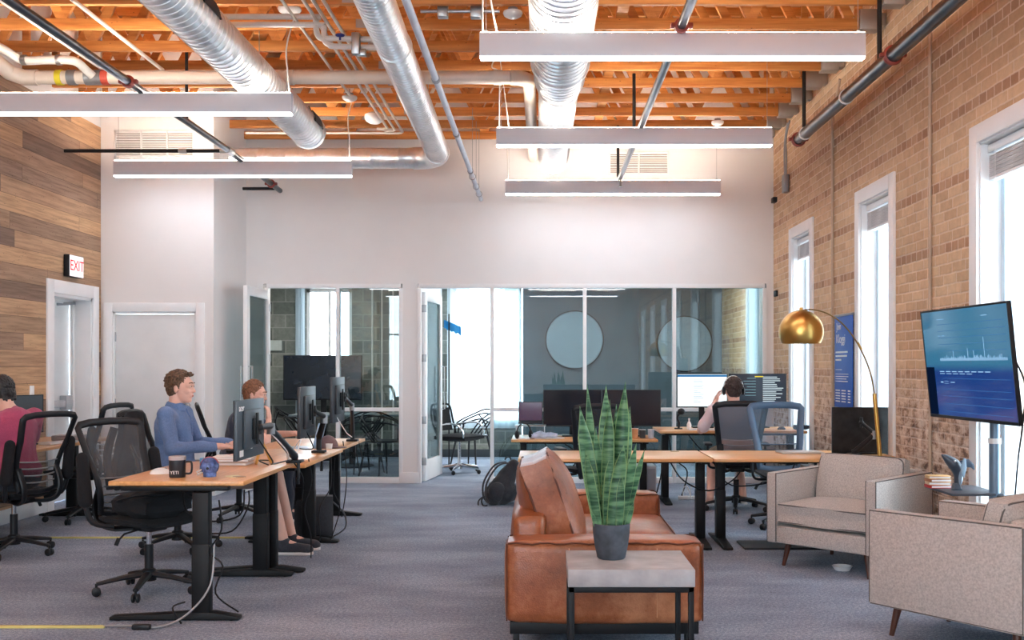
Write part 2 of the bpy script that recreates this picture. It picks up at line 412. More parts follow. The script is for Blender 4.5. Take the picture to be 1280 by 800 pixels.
def dup(o, label, loc, rz=0, group=None):
    c = copy_tree(o); c.location = loc; c.rotation_euler = (0, 0, rz); c['label'] = label
    if group: c['group'] = group
    return c
def text_part(name, body, size, mat, parent, M, ext=.001):
    cu = bpy.data.curves.new(name, 'FONT'); cu.body = body; cu.size = size; cu.extrude = ext
    cu.align_x = 'CENTER'; cu.align_y = 'CENTER'
    tmp = bpy.data.objects.new('tmp', cu); COL.objects.link(tmp)
    dg = bpy.context.evaluated_depsgraph_get(); me = bpy.data.meshes.new_from_object(tmp.evaluated_get(dg))
    bpy.data.objects.remove(tmp); bpy.data.curves.remove(cu)
    me.transform(M); me.name = name
    return link(name, me, mat, parent)
def face_M(pos, right, up):
    """matrix putting text (x=right, y=up) at pos"""
    r = Vector(right).normalized(); u = Vector(up).normalized(); n = r.cross(u)
    return Matrix.Translation(pos) @ Matrix((r, u, n)).transposed().to_4x4()
def arc(c, a0, a1, r, n, ax=Vector((1, 0, 0)), ay=Vector((0, 0, 1))):
    return [Vector(c)+ax*r*math.cos(a0+(a1-a0)*i/n)+ay*r*math.sin(a0+(a1-a0)*i/n) for i in range(n+1)]
def smooth_path(pts, k=6):
    """Catmull-Rom through the points"""
    pts = [Vector(p) for p in pts]; out = []
    for i in range(len(pts)-1):
        p0 = pts[max(i-1, 0)]; p1 = pts[i]; p2 = pts[i+1]; p3 = pts[min(i+2, len(pts)-1)]
        for j in range(k):
            t = j/k
            out.append(.5*((2*p1)+(p2-p0)*t+(2*p0-5*p1+4*p2-p3)*t*t+(3*p1-p0-3*p2+p3)*t**3))
    out.append(pts[-1]); return out
# ------------------------------------------------------------------ room shell
XL = -4.79; XR = 2.75; YB = 12.46; YN = -5.2; YR = 16.1; ZC = 5.15
struct('floor', MB().box(XL-1, XR+.4, YN, YR+.3, -.1, 0), MATS['carpet'])
struct('ceiling', MB().box(XL-.2, XR+.4, YN, YB+.12, ZC, ZC+.12), CEILW)
struct('trim_conference_ceiling', MB().box(XL-1, XR+.02, YB+.14, YR+.3, 2.72, 2.8), WHITE)
# left wall: reclaimed planks to 3.98 m, plaster above; an opening for door_1
D1a, D1b, D1h = 10.13, 11.02, 2.12
m = MB()
m.box(XL-.12, XL, YN, D1a, 0, 3.98).box(XL-.12, XL, D1b, 11.24, 0, 3.98).box(XL-.12, XL, D1a, D1b, D1h, 3.98)
struct('wall_left', m, MATS['planks'])
struct('wall_left_plaster', MB().box(XL-.12, XL-.01, YN, YB, 3.98, ZC), WHITE)
FILL_WIN = [(-4.55, -1.1)]; NZ0, NZ1 = .35, 4.35  # unseen opening behind the camera, added for soft frontal daylight
m = MB().box(XL-.12, FILL_WIN[0][0], YN-.12, YN, 0, ZC).box(FILL_WIN[0][1], XR+.3, YN-.12, YN, 0, ZC)
for a, b in FILL_WIN: m.box(a, b, YN-.12, YN, 0, NZ0).box(a, b, YN-.12, YN, NZ1, ZC)
struct('wall_near', m, WHITE)
for k, (a, b) in enumerate(FILL_WIN):
    f = MB(); t = .05
    for x in (a, (a+b)/2-t/2, b-t): f.box(x, x+t, YN-.08, YN-.03, NZ0, NZ1)
    for z in (NZ0, 2.3, NZ1-t): f.box(a, b, YN-.075, YN-.035, z, z+t)
    o = struct('window_%d' % (20+k), f, TRIM)  # frame of the added fill-light opening
    part('glass_pane', MB().box(a+t, b-t, YN-.058, YN-.052, NZ0+t, NZ1-t), WGLASS, o)
# right wall with window openings
WIN = [(13.17, 13.95), (10.70, 11.48), (8.24, 9.02), (5.78, 6.56), (3.3, 4.1), (.85, 1.63), (-1.6, -.8), (-4.1, -3.3)]
WZ0, WZ1 = .42, 2.81
m = MB(); ys = YR+.3
for a, b in WIN:
    m.box(XR, XR+.3, b, ys, 0, ZC); m.box(XR, XR+.3, a, b, 0, WZ0); m.box(XR, XR+.3, a, b, WZ1, ZC); ys = a
m.box(XR, XR+.3, YN, ys, 0, ZC)
struct('wall_right', m, MATS['brick'])
for k, (a, b) in enumerate(WIN):
    m = MB(); w = .115
    m.box(XR-.025, XR+.0, a-w, a, WZ0-.02, WZ1+w, .004).box(XR-.025, XR+.0, b, b+w, WZ0-.02, WZ1+w, .004).box(XR-.025, XR, a, b, WZ1, WZ1+w, .004)
    m.box(XR-.05, XR+.17, a-w, b+w, WZ0-.05, WZ0, .005)
    m.box(XR-.001, XR+.25, a-.001, a+.012, WZ0, WZ1).box(XR-.001, XR+.25, b-.012, b+.001, WZ0, WZ1).box(XR-.001, XR+.25, a, b, WZ1-.012, WZ1+.001)
    wroot = struct('window_%d' % (k+1), m, TRIM)
    f = MB(); X0, X1 = XR+.13, XR+.19
    f.box(X0, X1, a+.012, a+.06, WZ0, WZ1).box(X0, X1, b-.06, b-.012, WZ0, WZ1).box(X0, X1, a+.06, b-.06, WZ1-.07, WZ1-.012).box(X0, X1, a+.06, b-.06, WZ0, WZ0+.06)
    c = (a+b)/2
    f.box(X0+.01, X1, c-.02, c+.02, WZ0+.06, WZ1-.07)
    part('window_sash', f, plain('sash_blue_white', (196, 214, 226), .4, var=.02), wroot)
    part('glass_pane', MB().box(XR+.158, XR+.164, a+.06, b-.06, WZ0+.06, WZ1-.07), WGLASS, wroot)
    if 1 <= k <= 4:
        bl = thing('window_blind', ['', 'white slatted blind pulled up at the top of the farthest brick-wall window', 'white slatted blind pulled up in the middle brick-wall window', 'white slatted blind pulled up at the top of the window behind the television', 'white slatted blind pulled up in the window just outside the picture'][k], 'blind', (XR+.07, c, WZ1-.02), 0)
        part('headrail', MB().box(-.03, .03, -(b-a)/2+.02, (b-a)/2-.02, -.05, 0, .004), TRIM, bl)
        s_ = MB()
        for i in range(11): s_.box(-.026, .026, -(b-a)/2+.03, (b-a)/2-.03, -.075-.0125*i-.002*(i % 2), -.067-.0125*i, .001)
        part('slat_stack', s_, plain('blind_slat', (214, 214, 216), .5, var=.1), bl)
        part('bottom_rail', MB().box(-.028, .028, -(b-a)/2+.03, (b-a)/2-.03, -.225, -.205, .004), TRIM, bl)
        for sd in (-.26, .26): part('pull_cord', MB().tube([(-.03, sd, -.03), (-.035, sd, -1.3 if sd > 0 else -.9)], .0022, 6), TRIM, bl)
# baseboards
struct('baseboard_left', MB().box(XL, XL+.015, YN, D1a-.13, 0, .13, .004).box(XL, XL+.015, D1b+.12, 11.24, 0, .13, .004), TRIM)
struct('baseboard_right', MB().box(XR-.016, XR, 9.2, YB, 0, .12, .004), TRIM)
# white box-out (closet) front with door_2, and its side
BX0, BX1, BY = XL, -3.57, 11.24
d0, d1, dh = -4.66, -3.76, 1.99
m = MB()
m.box(BX0, d0, BY, BY+.12, 0, ZC).box(d1, BX1, BY, BY+.12, 0, ZC).box(d0, d1, BY, BY+.12, dh, ZC)
struct('wall_closet_front', m, WHITE)
struct('wall_closet_side', MB().box(BX1-.12, BX1, BY+.12, YB+.1, 0, ZC), WHITE)
struct('baseboard_closet', MB().box(BX1, BX1+.014, BY, YB, 0, .12, .003), TRIM)
m = MB(); w = .095
m.box(d0-w, d0, BY-.02, BY, 0, dh+w, .004).box(d1, d1+w, BY-.02, BY, 0, dh+w, .004).box(d0, d1, BY-.02, BY, dh, dh+w, .004)
m.box(d0, d0+.02, BY, BY+.1, 0, dh).box(d1-.02, d1, BY, BY+.1, 0, dh).box(d0, d1, BY, BY+.1, dh-.02, dh)
dr = struct('door_2', m, TRIM)
part('door_panel', MB().box(d0+.024, d1-.024, BY+.012, BY+.05, .01, dh-.026, .003), DOORW, dr)
for z in (.25, 1.0, 1.72): part('hinge', MB().box(d0+.014, d0+.032, BY+.002, BY+.018, z-.05, z+.05, .002), STEEL, dr)
part('door_knob', MB().lathe([(.026, 0), (.026, .008), (.01, .012), (.01, .035), (.027, .045), (.03, .06), (.02, .072), (0, .074)], 20, Matrix.Translation((d1-.09, BY+.012, .98)) @ Matrix.Rotation(PI/2, 4, 'X')), STEEL, dr)
# door_1 in the left wall: deep white frame, recessed panel and a lever with push bar
m = MB(); w = .13
m.box(XL, XL+.022, D1a-w, D1a, 0, D1h+w, .004).box(XL, XL+.022, D1b, D1b+w, 0, D1h+w, .004).box(XL, XL+.022, D1a, D1b, D1h, D1h+w, .004)
m.box(XL-.3, XL, D1a-.001, D1a+.03, 0, D1h).box(XL-.3, XL, D1b-.03, D1b+.001, 0, D1h).box(XL-.3, XL, D1a, D1b, D1h-.03, D1h+.001)
m.box(XL-.2, XL-.17, D1b-.07, D1b-.03, 0, D1h).box(XL-.2, XL-.17, D1a+.03, D1b-.03, D1h-.07, D1h-.03)
dr = struct('door_1', m, TRIM)
part('door_panel', MB().box(XL-.26, XL-.215, D1a+.035, D1b-.05, .01, D1h-.05, .004), DOORW, dr)
q = MB(); q.box(XL-.215, XL-.15, D1a+.1, D1b-.1, .98, 1.05, .008)
q.box(XL-.215, XL-.14, D1b-.28, D1b-.14, .95, 1.1, .01)
part('push_bar', q, plain('silver_bar', (198, 200, 204), .35, .6), dr)
part('closer_arm', MB().beam((XL-.2, D1b-.35, D1h-.08), (XL-.14, D1b-.1, D1h-.06), .03, .03, .004), GREYP, dr)
# plaster wall above the glazed partition, and white post between the two glazed runs
GT = 2.34
def px(x, Y=YB): return (x-VX)*Y/F
m = MB()
m.box(BX1-.0, XR, YB, YB+.14, GT+.05, ZC)
m.box(px(503), px(522), YB, YB+.14, 0, GT+.05)
m.box(BX1, px(333)-.04, YB, YB+.14, 0, GT+.05)
m.box(px(958), XR, YB, YB+.14, 0, GT+.05)
struct('wall_back', m, WHITE)
struct('trim_1', MB().box(px(500), px(524), YB-.012, YB, 0, .13, .003).box(BX1, px(331), YB-.012, YB, 0, .13, .003).box(px(957), XR, YB-.012, YB, 0, .13, .003), TRIM)
# glazed partition frames: one structure per bay group with panes as parts
def glazing(name, xs, door=(), trans=1.4-(512-458)/104.3, low=True):
    m = MB(); t = .042
    x0, x1 = px(xs[0]), px(xs[-1])
    m.box(x0, x1, YB-.006, YB+.1, GT, GT+.05, .003)
    for i, x in enumerate(xs): m.box(px(x)-t/2, px(x)+t/2, YB-.01, YB+.1, 0, GT, .003)
    o = struct(name, m, TRIM)
    for i in range(len(xs)-1):
        a, b = px(xs[i])+t/2, px(xs[i+1])-t/2
        if i in door: continue
        part('sill_rail', MB().box(a, b, YB-.008, YB+.1, 0, .07, .003), TRIM, o)
        part('transom', MB().box(a, b, YB, YB+.09, trans-.022, trans+.022, .003), TRIM, o)
        part('glass_pane', MB().box(a, b, YB+.04, YB+.048, trans+.022, GT), GLASS, o)
        part('glass_pane', MB().box(a, b, YB+.04, YB+.048, .07, trans-.022), GLASS, o)
    return o
glazing('window_10', [333, 422, 501], (0,))
glazing('window_11', [524, 615, 731, 843, 956], (0,))
# glass doors
def glass_door(name, hinge, ang, label, flip=1):
    """leaf of 0.92 m hinged at `hinge`, swung by ang; built along local +X"""
    W, Hh, st = .9, 2.3, .105
    m = MB()
    m.box(0, st, -.022, .022, .01, Hh, .003).box(W-st, W, -.022, .022, .01, Hh, .003)
    m.box(st, W-st, -.022, .022, .01, .26, .003).box(st, W-st, -.022, .022, Hh-st, Hh, .003)
    o = struct(name, m, TRIM, label); o.location = hinge; o.rotation_euler = (0, 0, ang)
    part('glass_pane', MB().box(st, W-st, -.004, .004, .26, Hh-st), GLASS, o)
    for sd in (-1, 1):
        h = MB().tube([(W-.05, sd*.022, .85), (W-.05, sd*.065, .85), (W-.05, sd*.065, 1.4), (W-.05, sd*.022, 1.4)], .009, 8)
        part('pull_handle', h, CHROME, o)
    for z in (.25, .75, 1.5, 2.1): part('hinge', MB().box(-.012, .02, -.03, .03, z-.045, z+.045, .003), STEEL, o)
    return o
glass_door('door_3', (px(333)+.03, YB-.03, 0), -PI/2-.02, 'white framed glass door standing open towards the room')
glass_door('door_4', (px(525)+.03, YB+.12, 0), PI/2-.13, 'white framed glass door swung into the meeting room')
# meeting rooms behind the glass
m = MB(); s_ = 80.7
def qx(x): return (x-VX)/s_
def qz(y): return H-(y-VY)/s_
# back wall: block with two bright windows
wl = [(qx(383), qx(440), .95, 2.6), (qx(566), qx(652), .52, 2.62)]
m.box(XL-1, wl[0][0], YR, YR+.2, 0, 2.8).box(wl[0][0], wl[0][1], YR, YR+.2, 0, wl[0][2]).box(wl[0][0], wl[0][1], YR, YR+.2, wl[0][3], 2.8)
m.box(wl[0][1], wl[1][0], YR, YR+.2, 0, 2.8).box(wl[1][0], wl[1][1], YR, YR+.2, 0, wl[1][2]).box(wl[1][0], wl[1][1], YR, YR+.2, wl[1][3], 2.8)
struct('wall_far_block', m, MATS['block'])
struct('wall_far_painted', MB().box(wl[1][1]+.02, XR, YR-.03, YR-.002, 0, 2.72), plain('slate_paint', (84, 100, 110), .6, var=.1, vs=2.))
struct('wall_meeting_divider', MB().box(px(503), px(505)+.1, YB+.14, YR, 0, 2.72), WHITE)
struct('wall_meeting_left', MB().box(XL-1.1, XL-1, YB+.14, YR, 0, 2.72), WHITE)
struct('wall_meeting_return', MB().box(XL-1, BX1-.12, YB+.04, YB+.14, 0, 2.72), WHITE)
struct('baseboard_far', MB().box(XL-1, XR, YR-.045, YR-.031, 0, .12, .003), plain('dark_base', (50, 58, 64), .6))
for k, (a, b, z0, z1) in enumerate(wl):
    f = MB(); t = .05
    f.box(a, a+t, YR+.02, YR+.1, z0, z1).box(b-t, b, YR+.02, YR+.1, z0, z1).box(a, b, YR+.02, YR+.1, z1-t, z1).box(a, b, YR-.02, YR+.1, z0, z0+t)
    f.box((a+b)/2-.02, (a+b)/2+.02, YR+.03, YR+.09, z0+t, z1-t)
    o = struct('window_%d' % (12+k), f, TRIM)
    part('glass_pane', MB().box(a+t, b-t, YR+.055, YR+.062, z0+t, z1-t), WGLASS, o)
def curtain(x0, x1, Y, z0, z1, label, amp=.03, freq=9):
    n = 60
    c = MB().grid(lambda u, v: (x0+(x1-x0)*u, Y+amp*math.sin(u*freq*2*PI)*(1-.35*v)+.012*math.sin(u*37), z0+(z1-z0)*v), n, 6)
    r = thing('curtain', label, 'curtain', (0, 0, 0))
    r.location = ((x0+x1)/2, Y, z0)
    c.bm.verts.ensure_lookup_table()
    bmesh.ops.translate(c.bm, verts=c.bm.verts, vec=(-(x0+x1)/2, -Y, -z0))
    part('cloth', c, MATS['drape'], r)
    part('curtain_rod', MB().tube([(-(x1-x0)/2-.05, 0, z1-z0+.02), ((x1-x0)/2+.05, 0, z1-z0+.02)], .012, 8), STEEL, r)
    for q_ in (-.45, .45): part('rod_bracket', MB().box((x1-x0)*q_-.01, (x1-x0)*q_+.01, 0, YR-Y, z1-z0+.01, z1-z0+.03), STEEL, r)
curtain(qx(560), qx(650), YR-.13, .45, 2.62, 'sheer pale curtain hanging over the bright window beyond the open glass door')
curtain(qx(372), qx(384), YR-.13, .3, 2.62, 'narrow pale curtain gathered beside the window over the block wall', .025, 4)
# pale pipes standing on the block wall of the left meeting room
for i, x in enumerate((466, 478, 492)):
    single('wall_pipe', MB().tube([(qx(x), YR-.04, 0.1), (qx(x), YR-.04, 2.7)], .014, 8), PIPEW, ['leftmost of three thin pale pipes on the block wall behind the left glazing', 'middle one of three thin pale pipes on the block wall behind the left glazing', 'rightmost of three thin pale pipes on the block wall behind the left glazing'][i], 'pipe', 'pipes on the meeting room wall')
for x, y, r, lb in ((718, 425, .44, 'pale round wall panel behind the glass, left of the two discs'), (855, 430, .42, 'pale round wall panel behind the glass, right of the two discs')):
    rt = thing('round_wall_panel', lb, 'panel', (qx(x), YR-.033, qz(y)), 0, 'round panels in the meeting room')
    Rm = Matrix.Rotation(PI/2, 4, 'X')
    part('panel_face', MB().lathe([(0, 0), (r, 0), (r, .03), (r-.012, .04), (0, .04)], 64, Rm), plain('disc_grey', (140, 160, 174), .7, var=.03), rt)
    part('panel_rim', MB().lathe([(r, -.0), (r+.014, 0), (r+.014, .045), (r, .045)], 64, Rm, False), BLP, rt)
# ------------------------------------------------------------------ roof trusses
TZ = 4.11
PLATE = plain('nail_plate', (172, 166, 160), .5, .7)
def make_truss():
    r = thing('roof_truss', 'orange lumber roof truss', 'truss', (0, 0, 0), 0, 'lumber roof trusses under the deck')
    x0, x1 = XL+.02, 2.56
    part('bottom_chord', MB().box(x0, x1, -.022, .022, 0, .088, .003), TRUSS, r)
    part('top_chord', MB().box(x0, XR-.02, -.022, .022, .88, .968, .003), TRUSS, r)
    n = 9; L = (x1-x0-.2)/n
    wb = MB().beam((0, 0, .085), (L/2, 0, .88), .04, .075, .002).mesh('web')
    wb2 = MB().beam((0, 0, .88), (L/2, 0, .085), .04, .075, .002).mesh('web')
    wb.materials.append(TRUSS); wb2.materials.append(TRUSS)
    pl = MB().box(-.06, .06, -.0245, .0245, .012, .082).mesh('plate'); pl.materials.append(PLATE)
    for i in range(n):
        for k, me in enumerate((wb, wb2)):
            o = bpy.data.objects.new('web_member', me); COL.objects.link(o); o.parent = r; o.location = (x0+.1+L*i+k*L/2, 0, 0)
    for i in (4,):
        o = bpy.data.objects.new('nail_plate', pl); COL.objects.link(o); o.parent = r; o.location = (x0+.1+L*i+.05, 0, -.002)
    part('hanger_bracket', MB().box(x1-.03, x1+.13, -.06, .06, -.012, .15, .003).box(x1+.1, XR-.01, -.05, .05, .02, .12, .003), PLATE, r)
    for xe in (x0, x1-.06): part('end_post', MB().box(xe, xe+.06, -.022, .022, .088, .88, .002), TRUSS, r)
    return r
tr = make_truss(); ty = [YB-.06-.575*i for i in range(11)]
ordn = ['second', 'third', 'fourth', 'fifth', 'sixth', 'seventh', 'eighth', 'ninth', 'tenth']
for i, y in enumerate(ty):
    lb = 'orange lumber roof truss right against the white back wall' if i == 0 else ('orange lumber roof truss, %s one counted out from the white back wall' % ordn[i-1] if i < 10 else 'orange lumber roof truss nearest the viewer, eleventh from the back wall')
    o = tr if i == 0 else dup(tr, lb, (0, y, TZ), 0)
    o.location = (0, y, TZ); o['label'] = lb
# ridge bracing boards running away from the camera above the chords
for i, (x, lb) in enumerate(((-2.95, 'long orange bracing board laid on the truss chords at the left'), (.62, 'long orange bracing board laid on the truss chords just right of the widest duct'))):
    single('bracing_board', MB().box(x-.045, x+.045, 6.3, YB-.05, TZ+.087, TZ+.125, .003), TRUSS, lb, 'board')
# ------------------------------------------------------------------ linear lights
DIFF = emit('light_diffuser', (240, 245, 255), 8.5)
UPL = emit('light_uplight', (255, 240, 222), 26.0)
def make_light(L=2.44):
    r = thing('linear_pendant_light', 'grey linear pendant', 'pendant light', (0, 0, 0), 0, 'linear pendant lights')
    m = MB()
    m.box(-L/2, L/2, -.035, -.029, -.075, .075, .001).box(-L/2, L/2, .029, .035, -.075, .075, .001)
    m.box(-L/2, -L/2+.006, -.029, .029, -.075, .075).box(L/2-.006, L/2, -.029, .029, -.075, .075)
    part('housing', m, LITH, r)
    part('diffuser', MB().box(-L/2+.004, L/2-.004, -.0345, .0345, -.088, -.0755, .003), DIFF, r)
    part('uplight_lens', MB().box(-L/2+.007, L/2-.007, -.028, .028, .066, .078), UPL, r)
    for sx in (-1, 1):
        c = part('suspension_cable', MB().tube([(sx*(L/2-.04), 0, .07), (sx*(L/2-.04), 0, 4.1-3.435)], .002, 5), STEEL, r)
        part('cable_clip', MB().box(sx*(L/2-.04)-.01, sx*(L/2-.04)+.01, -.01, .01, .07, .095), STEEL, c)
    return r
lz = 3.435
def spx(s): return F/s
lights = [(px_, s, lb) for px_, s, lb in (
 (840, 197, 'nearest and largest grey linear pendant light, across the widest duct at the top'),
 (792.5, 141, 'grey linear pendant light, middle one of the three in the right-hand row'),
 (766, 110, 'grey linear pendant light farthest back, in front of the white back wall'),
 (168, 161.5, 'grey linear pendant light cut by the left edge of the picture'),
 (291.5, 121.6, 'grey linear pendant light in front of the white closet wall grille'))]
base = make_light()
for i, (x, s, lb) in enumerate(lights):
    o = base if i == 0 else dup(base, lb, (0, 0, 0))
    o['label'] = lb; o.location = ((x-VX)/s, F/s, lz)
    o.name = 'linear_pendant_light'
for i, y in enumerate((4.0, 1.3, -1.3, -4.0)):
    for x in (.82, -3.19): dup(base, 'grey linear pendant light hanging over the part of the room behind the viewer', (x, y, lz), 0, 'pendant lights behind the viewer')
# power cords from the left-row and right-row light ends
def cord(label, pts, r=.006, mat=None, cat='cable', name='hanging_cable', group=None):
    return single(name, MB().tube(smooth_path(pts), r, 8), mat or PIPEW, label, cat, group)
cord('white cord looping down to the right end of the nearer left pendant', [P(367, 25, 8.05), P(358, 60, 8.05), P(360, 95, 8.05), P(362, 118, 8.05)])
cord('white cord dropping to the right end of the farther left pendant', [P(440, 125, 10.69), P(435, 150, 10.69), P(437, 175, 10.69), P(437, 201, 10.69)])
cord('white cord dropping to the left end of the nearest right pendant', [P(604, -8, 6.6), P(603, 20, 6.6), P(604, 43, 6.6)])
cord('second white cord slanting to the nearest right pendant', [P(612, -8, 6.62), P(617, 20, 6.62), P(622, 43, 6.62)])
cord('white cord curling down to the middle right pendant', [P(618, 75, 9.2), P(615, 84, 9.2), P(624, 92, 9.2), P(624, 130, 9.2), P(624, 163, 9.2)])
cord('straight white cord slanting to the middle right pendant', [P(625, 72, 9.25), P(631, 120, 9.25), P(636, 158, 9.25)], .005)
cord('white cord dropping to the left end of the farthest pendant', [P(634, 186, 11.8), P(635, 210, 11.8), P(635, 230, 11.8)], .005)
# ------------------------------------------------------------------ ducts
DU = MATS['duct']
def ducts(pts, radii, gap=.115, rib=.007, n=36):
    """dense path -> tube with raised spiral-lock ribs"""
    P2 = []; R2 = []
    for i in range(len(pts)-1):
        a, b = Vector(pts[i]), Vector(pts[i+1]); L = (b-a).length; k = max(1, int(L/gap))
        for j in range(k):
            for dt, dr in ((0, 0), (.44, 0), (.47, rib), (.53, rib), (.56, 0)):
                t = (j+dt)/k; P2.append(a.lerp(b, t)); R2.append(radii[i]+(radii[i+1]-radii[i])*t+dr)
    P2.append(Vector(pts[-1])); R2.append(radii[-1])
    return MB().tube(P2, R2, n, True)
def ring(p, d, r, w=.03, t=.006):
    M = Matrix.Translation(p) @ Vector((0, 0, 1)).rotation_difference(Vector(d)).to_matrix().to_4x4()
    return MB().lathe([(r-.004, -w/2), (r+t, -w/2), (r+t, w/2), (r-.004, w/2), (r-.004, -w/2)], 36, M, False)
# left duct with open louvred end
r = thing('air_duct', 'wide silver spiral duct slanting down from upper left to an end register', 'duct', (-2.3, 4.0, 3.69))
part('duct_tube', ducts([(0, 0, 0), (0, 6.15, 0)], [.158, .158], .08, .005), DU, r)
part('end_collar', ring((0, 6.13, 0), (0, 1, 0), .158, .06, .012), DU, r)
for y0 in (2.55, 5.72):
    g = MB()
    for k in range(8):
        a = .05+k*.085
        for_ = (math.cos(a)*.168, math.sin(a)*.168)
        g.beam((for_[0], y0, for_[1]), (for_[0], y0+.3, for_[1]), .008, .012)
    g.beam((.169, y0-.01, -.0), (.105, y0-.01, .138), .02, .012).beam((.169, y0+.31, -.0), (.105, y0+.31, .138), .02, .012)
    part('side_register', g, BLP, r)
for y in (1.9, 4.4):
    part('hanger_strap', MB().tube([(0, y, .16), (0, y, .42)], .004, 6), STEEL, r)
# middle duct with elbow to the left
r = thing('air_duct', 'narrow silver spiral duct in the middle with an elbow running left along the back', 'duct', (-1.03, 4.5, 3.71))
pts = [(0, 0, 0)]+[(-.13*t, 6.75*t, 0) for t in (.5, 1)]
pts = [Vector((0, 0, 0)), Vector((-.12, 6.75, 0))]
el = [Vector((-.12-.3+.3*math.cos(a), 6.75+.3*math.sin(a), 0)) for a in [i*PI/16 for i in range(1, 9)]]
part('duct_tube', ducts(pts, [.122, .122], .06, .004), DU, r)
part('elbow', MB().tube([pts[1]]+el, .124, 30), DU, r)
part('branch_tube', ducts([el[-1], Vector((BX1+1.03-.05, 7.05, 0))], [.113, .113], .3, .004), DU, r)
part('joint_collar', ring(pts[1]-Vector((0, .03, 0)), (0, 1, 0), .122, .05, .008), DU, r)
part('joint_collar', ring((-.05, 3.0, 0), (0, 1, 0), .122, .05, .008), DU, r)
for y in (2.6, 5.2): part('hanger_strap', MB().tube([(-.05, y, .12), (-.05, y, .4)], .004, 6), STEEL, r)
# right duct stepping down in size
r = thing('air_duct', 'widest silver spiral duct in the centre, stepping smaller towards the back wall', 'duct', (.125, 4.5, 3.76))
part('wide_section', ducts([(0, 0, 0), (0, 3.5, 0)], [.222, .222], .09, .005), DU, r)
part('reducer', ducts([(0, 3.5, 0), (0, 4.0, 0), (0, 4.25, 0)], [.21, .205, .172], .08, .004), DU, r)
part('narrow_section', ducts([(0, 4.25, 0), (-.02, 7.3, 0), (-.02, 7.42, -.02), (-.02, 7.5, -.07)], [.168, .168, .15, .09], .07, .0035), DU, r)
for y, rr in ((3.5, .222), (4.25, .172), (1.2, .222)): part('joint_collar', ring((0, y, 0), (0, 1, 0), rr, .05, .01), DU, r)
for y in (1.5, 5.0): part('hanger_strap', MB().tube([(0, y, .17), (0, y, .36)], .004, 6), STEEL, r)
# ------------------------------------------------------------------ pipes
def coupling(p, d, r, mat, w=.05):
    M = Matrix.Translation(p) @ Vector((0, 0, 1)).rotation_difference(Vector(d)).to_matrix().to_4x4()
    m = MB().lathe([(r, -w/2), (r+.014, -w/2+.006), (r+.018, 0), (r+.014, w/2-.006), (r, w/2)], 20, M, False)
    sd = Vector(d).cross(Vector((0, 0, 1))); sd = sd.normalized() if sd.length > .01 else Vector((1, 0, 0))
    for k in (-1, 1): m.cbox(Vector(p)+sd*k*(r+.024), (.03, .04, .03) if abs(d[1]) > .5 else (.04, .03, .03), .005)
    return m
# black sprinkler main at the right wall
r = thing('sprinkler_pipe', 'thick dark steel sprinkler pipe running along the brick wall at upper right', 'pipe', (2.5, 4.5, 3.63))
part('pipe_run', MB().tube([(0, 0, 0), (0, 5.72, 0)], .054, 20), PIPEB, r)
for y in (5.72, 2.95): part('coupling', coupling((0, y, 0), (0, 1, 0), .056, CLAMP), CLAMP, r)
for y in (5.45, 4.1): part('clevis_band', ring((0, y, 0), (0, 1, 0), .056, .025, .006), TRIM, r)
for y in (5.5, 3.25): part('hanger_rod', MB().tube([(-.0, y, .05), (0, y, .75)], .018, 10), PIPED, r)
# left sprinkler main with two branches
r = thing('sprinkler_pipe', 'dark steel sprinkler pipe slanting down across the upper left', 'pipe', (-3.11, 4.5, 3.53))
def slz(y): return 0 if y < 5.8 else -.06*(y-5.8)/1.9
part('pipe_run', MB().tube([(0, 0, 0), (0, 5.8, 0), (0, 7.75, slz(7.7))], .03, 16), PIPEB, r)
part('coupling', coupling((0, 3.28, 0), (0, 1, 0), .031, CLAMP), CLAMP, r)
part('coupling', coupling((0, 7.35, slz(7.35)), (0, 1, 0), .031, CLAMP, .035), CLAMP, r)
part('branch_pipe', MB().tube([(0, 5.78, 0), (-1.63, 5.78, 0)], .018, 12), PIPED, r)
part('branch_pipe', MB().tube([(0, 7.62, -.058), (-.4, 7.62, -.058)], .018, 12), PIPED, r)
part('tee_fitting', MB().tube([(-.09, 5.78, 0), (.0, 5.78, 0)], .027, 12).tube([(0, 5.7, 0), (0, 5.86, 0)], .037, 14), plain('bare_fitting', (190, 188, 186), .4, .6), r)
part('branch_union', MB().tube([(-.5, 5.78, 0), (-.42, 5.78, 0)], .026, 12), MATS['bare_fitting'], r)
for y in (4.55, 1.2): part('hanger_rod', MB().tube([(0, y, 0), (0, y, .65)], .014, 8), PIPED, r)
# centre sprinkler main
r = thing('sprinkler_pipe', 'dark steel sprinkler pipe slanting down between the lights right of the widest duct', 'pipe', (.86, 4.5, 3.53))
part('pipe_run', MB().tube([(0, 0, 0), (0, 7.42, 0)], .03, 16), PIPEB, r)
part('coupling', coupling((0, 2.0, 0), (0, 1, 0), .031, CLAMP), CLAMP, r)
part('end_cap', MB().tube([(0, 7.4, 0), (0, 7.48, 0)], .04, 14), PIPEW, r)
for y in (5.2, 7.3): part('hanger_rod', MB().tube([(-.02, y, .02), (-.02, y, .6)], .016, 8), PIPED, r)
part('sprinkler_head', MB().tube([(0, 7.2, -.02), (0, 7.2, -.1)], .012, 8).lathe([(0, -.11), (.025, -.11), (.025, -.1), (0, -.1)], 14, Matrix.Translation((0, 7.2, 0))), STEEL, r)
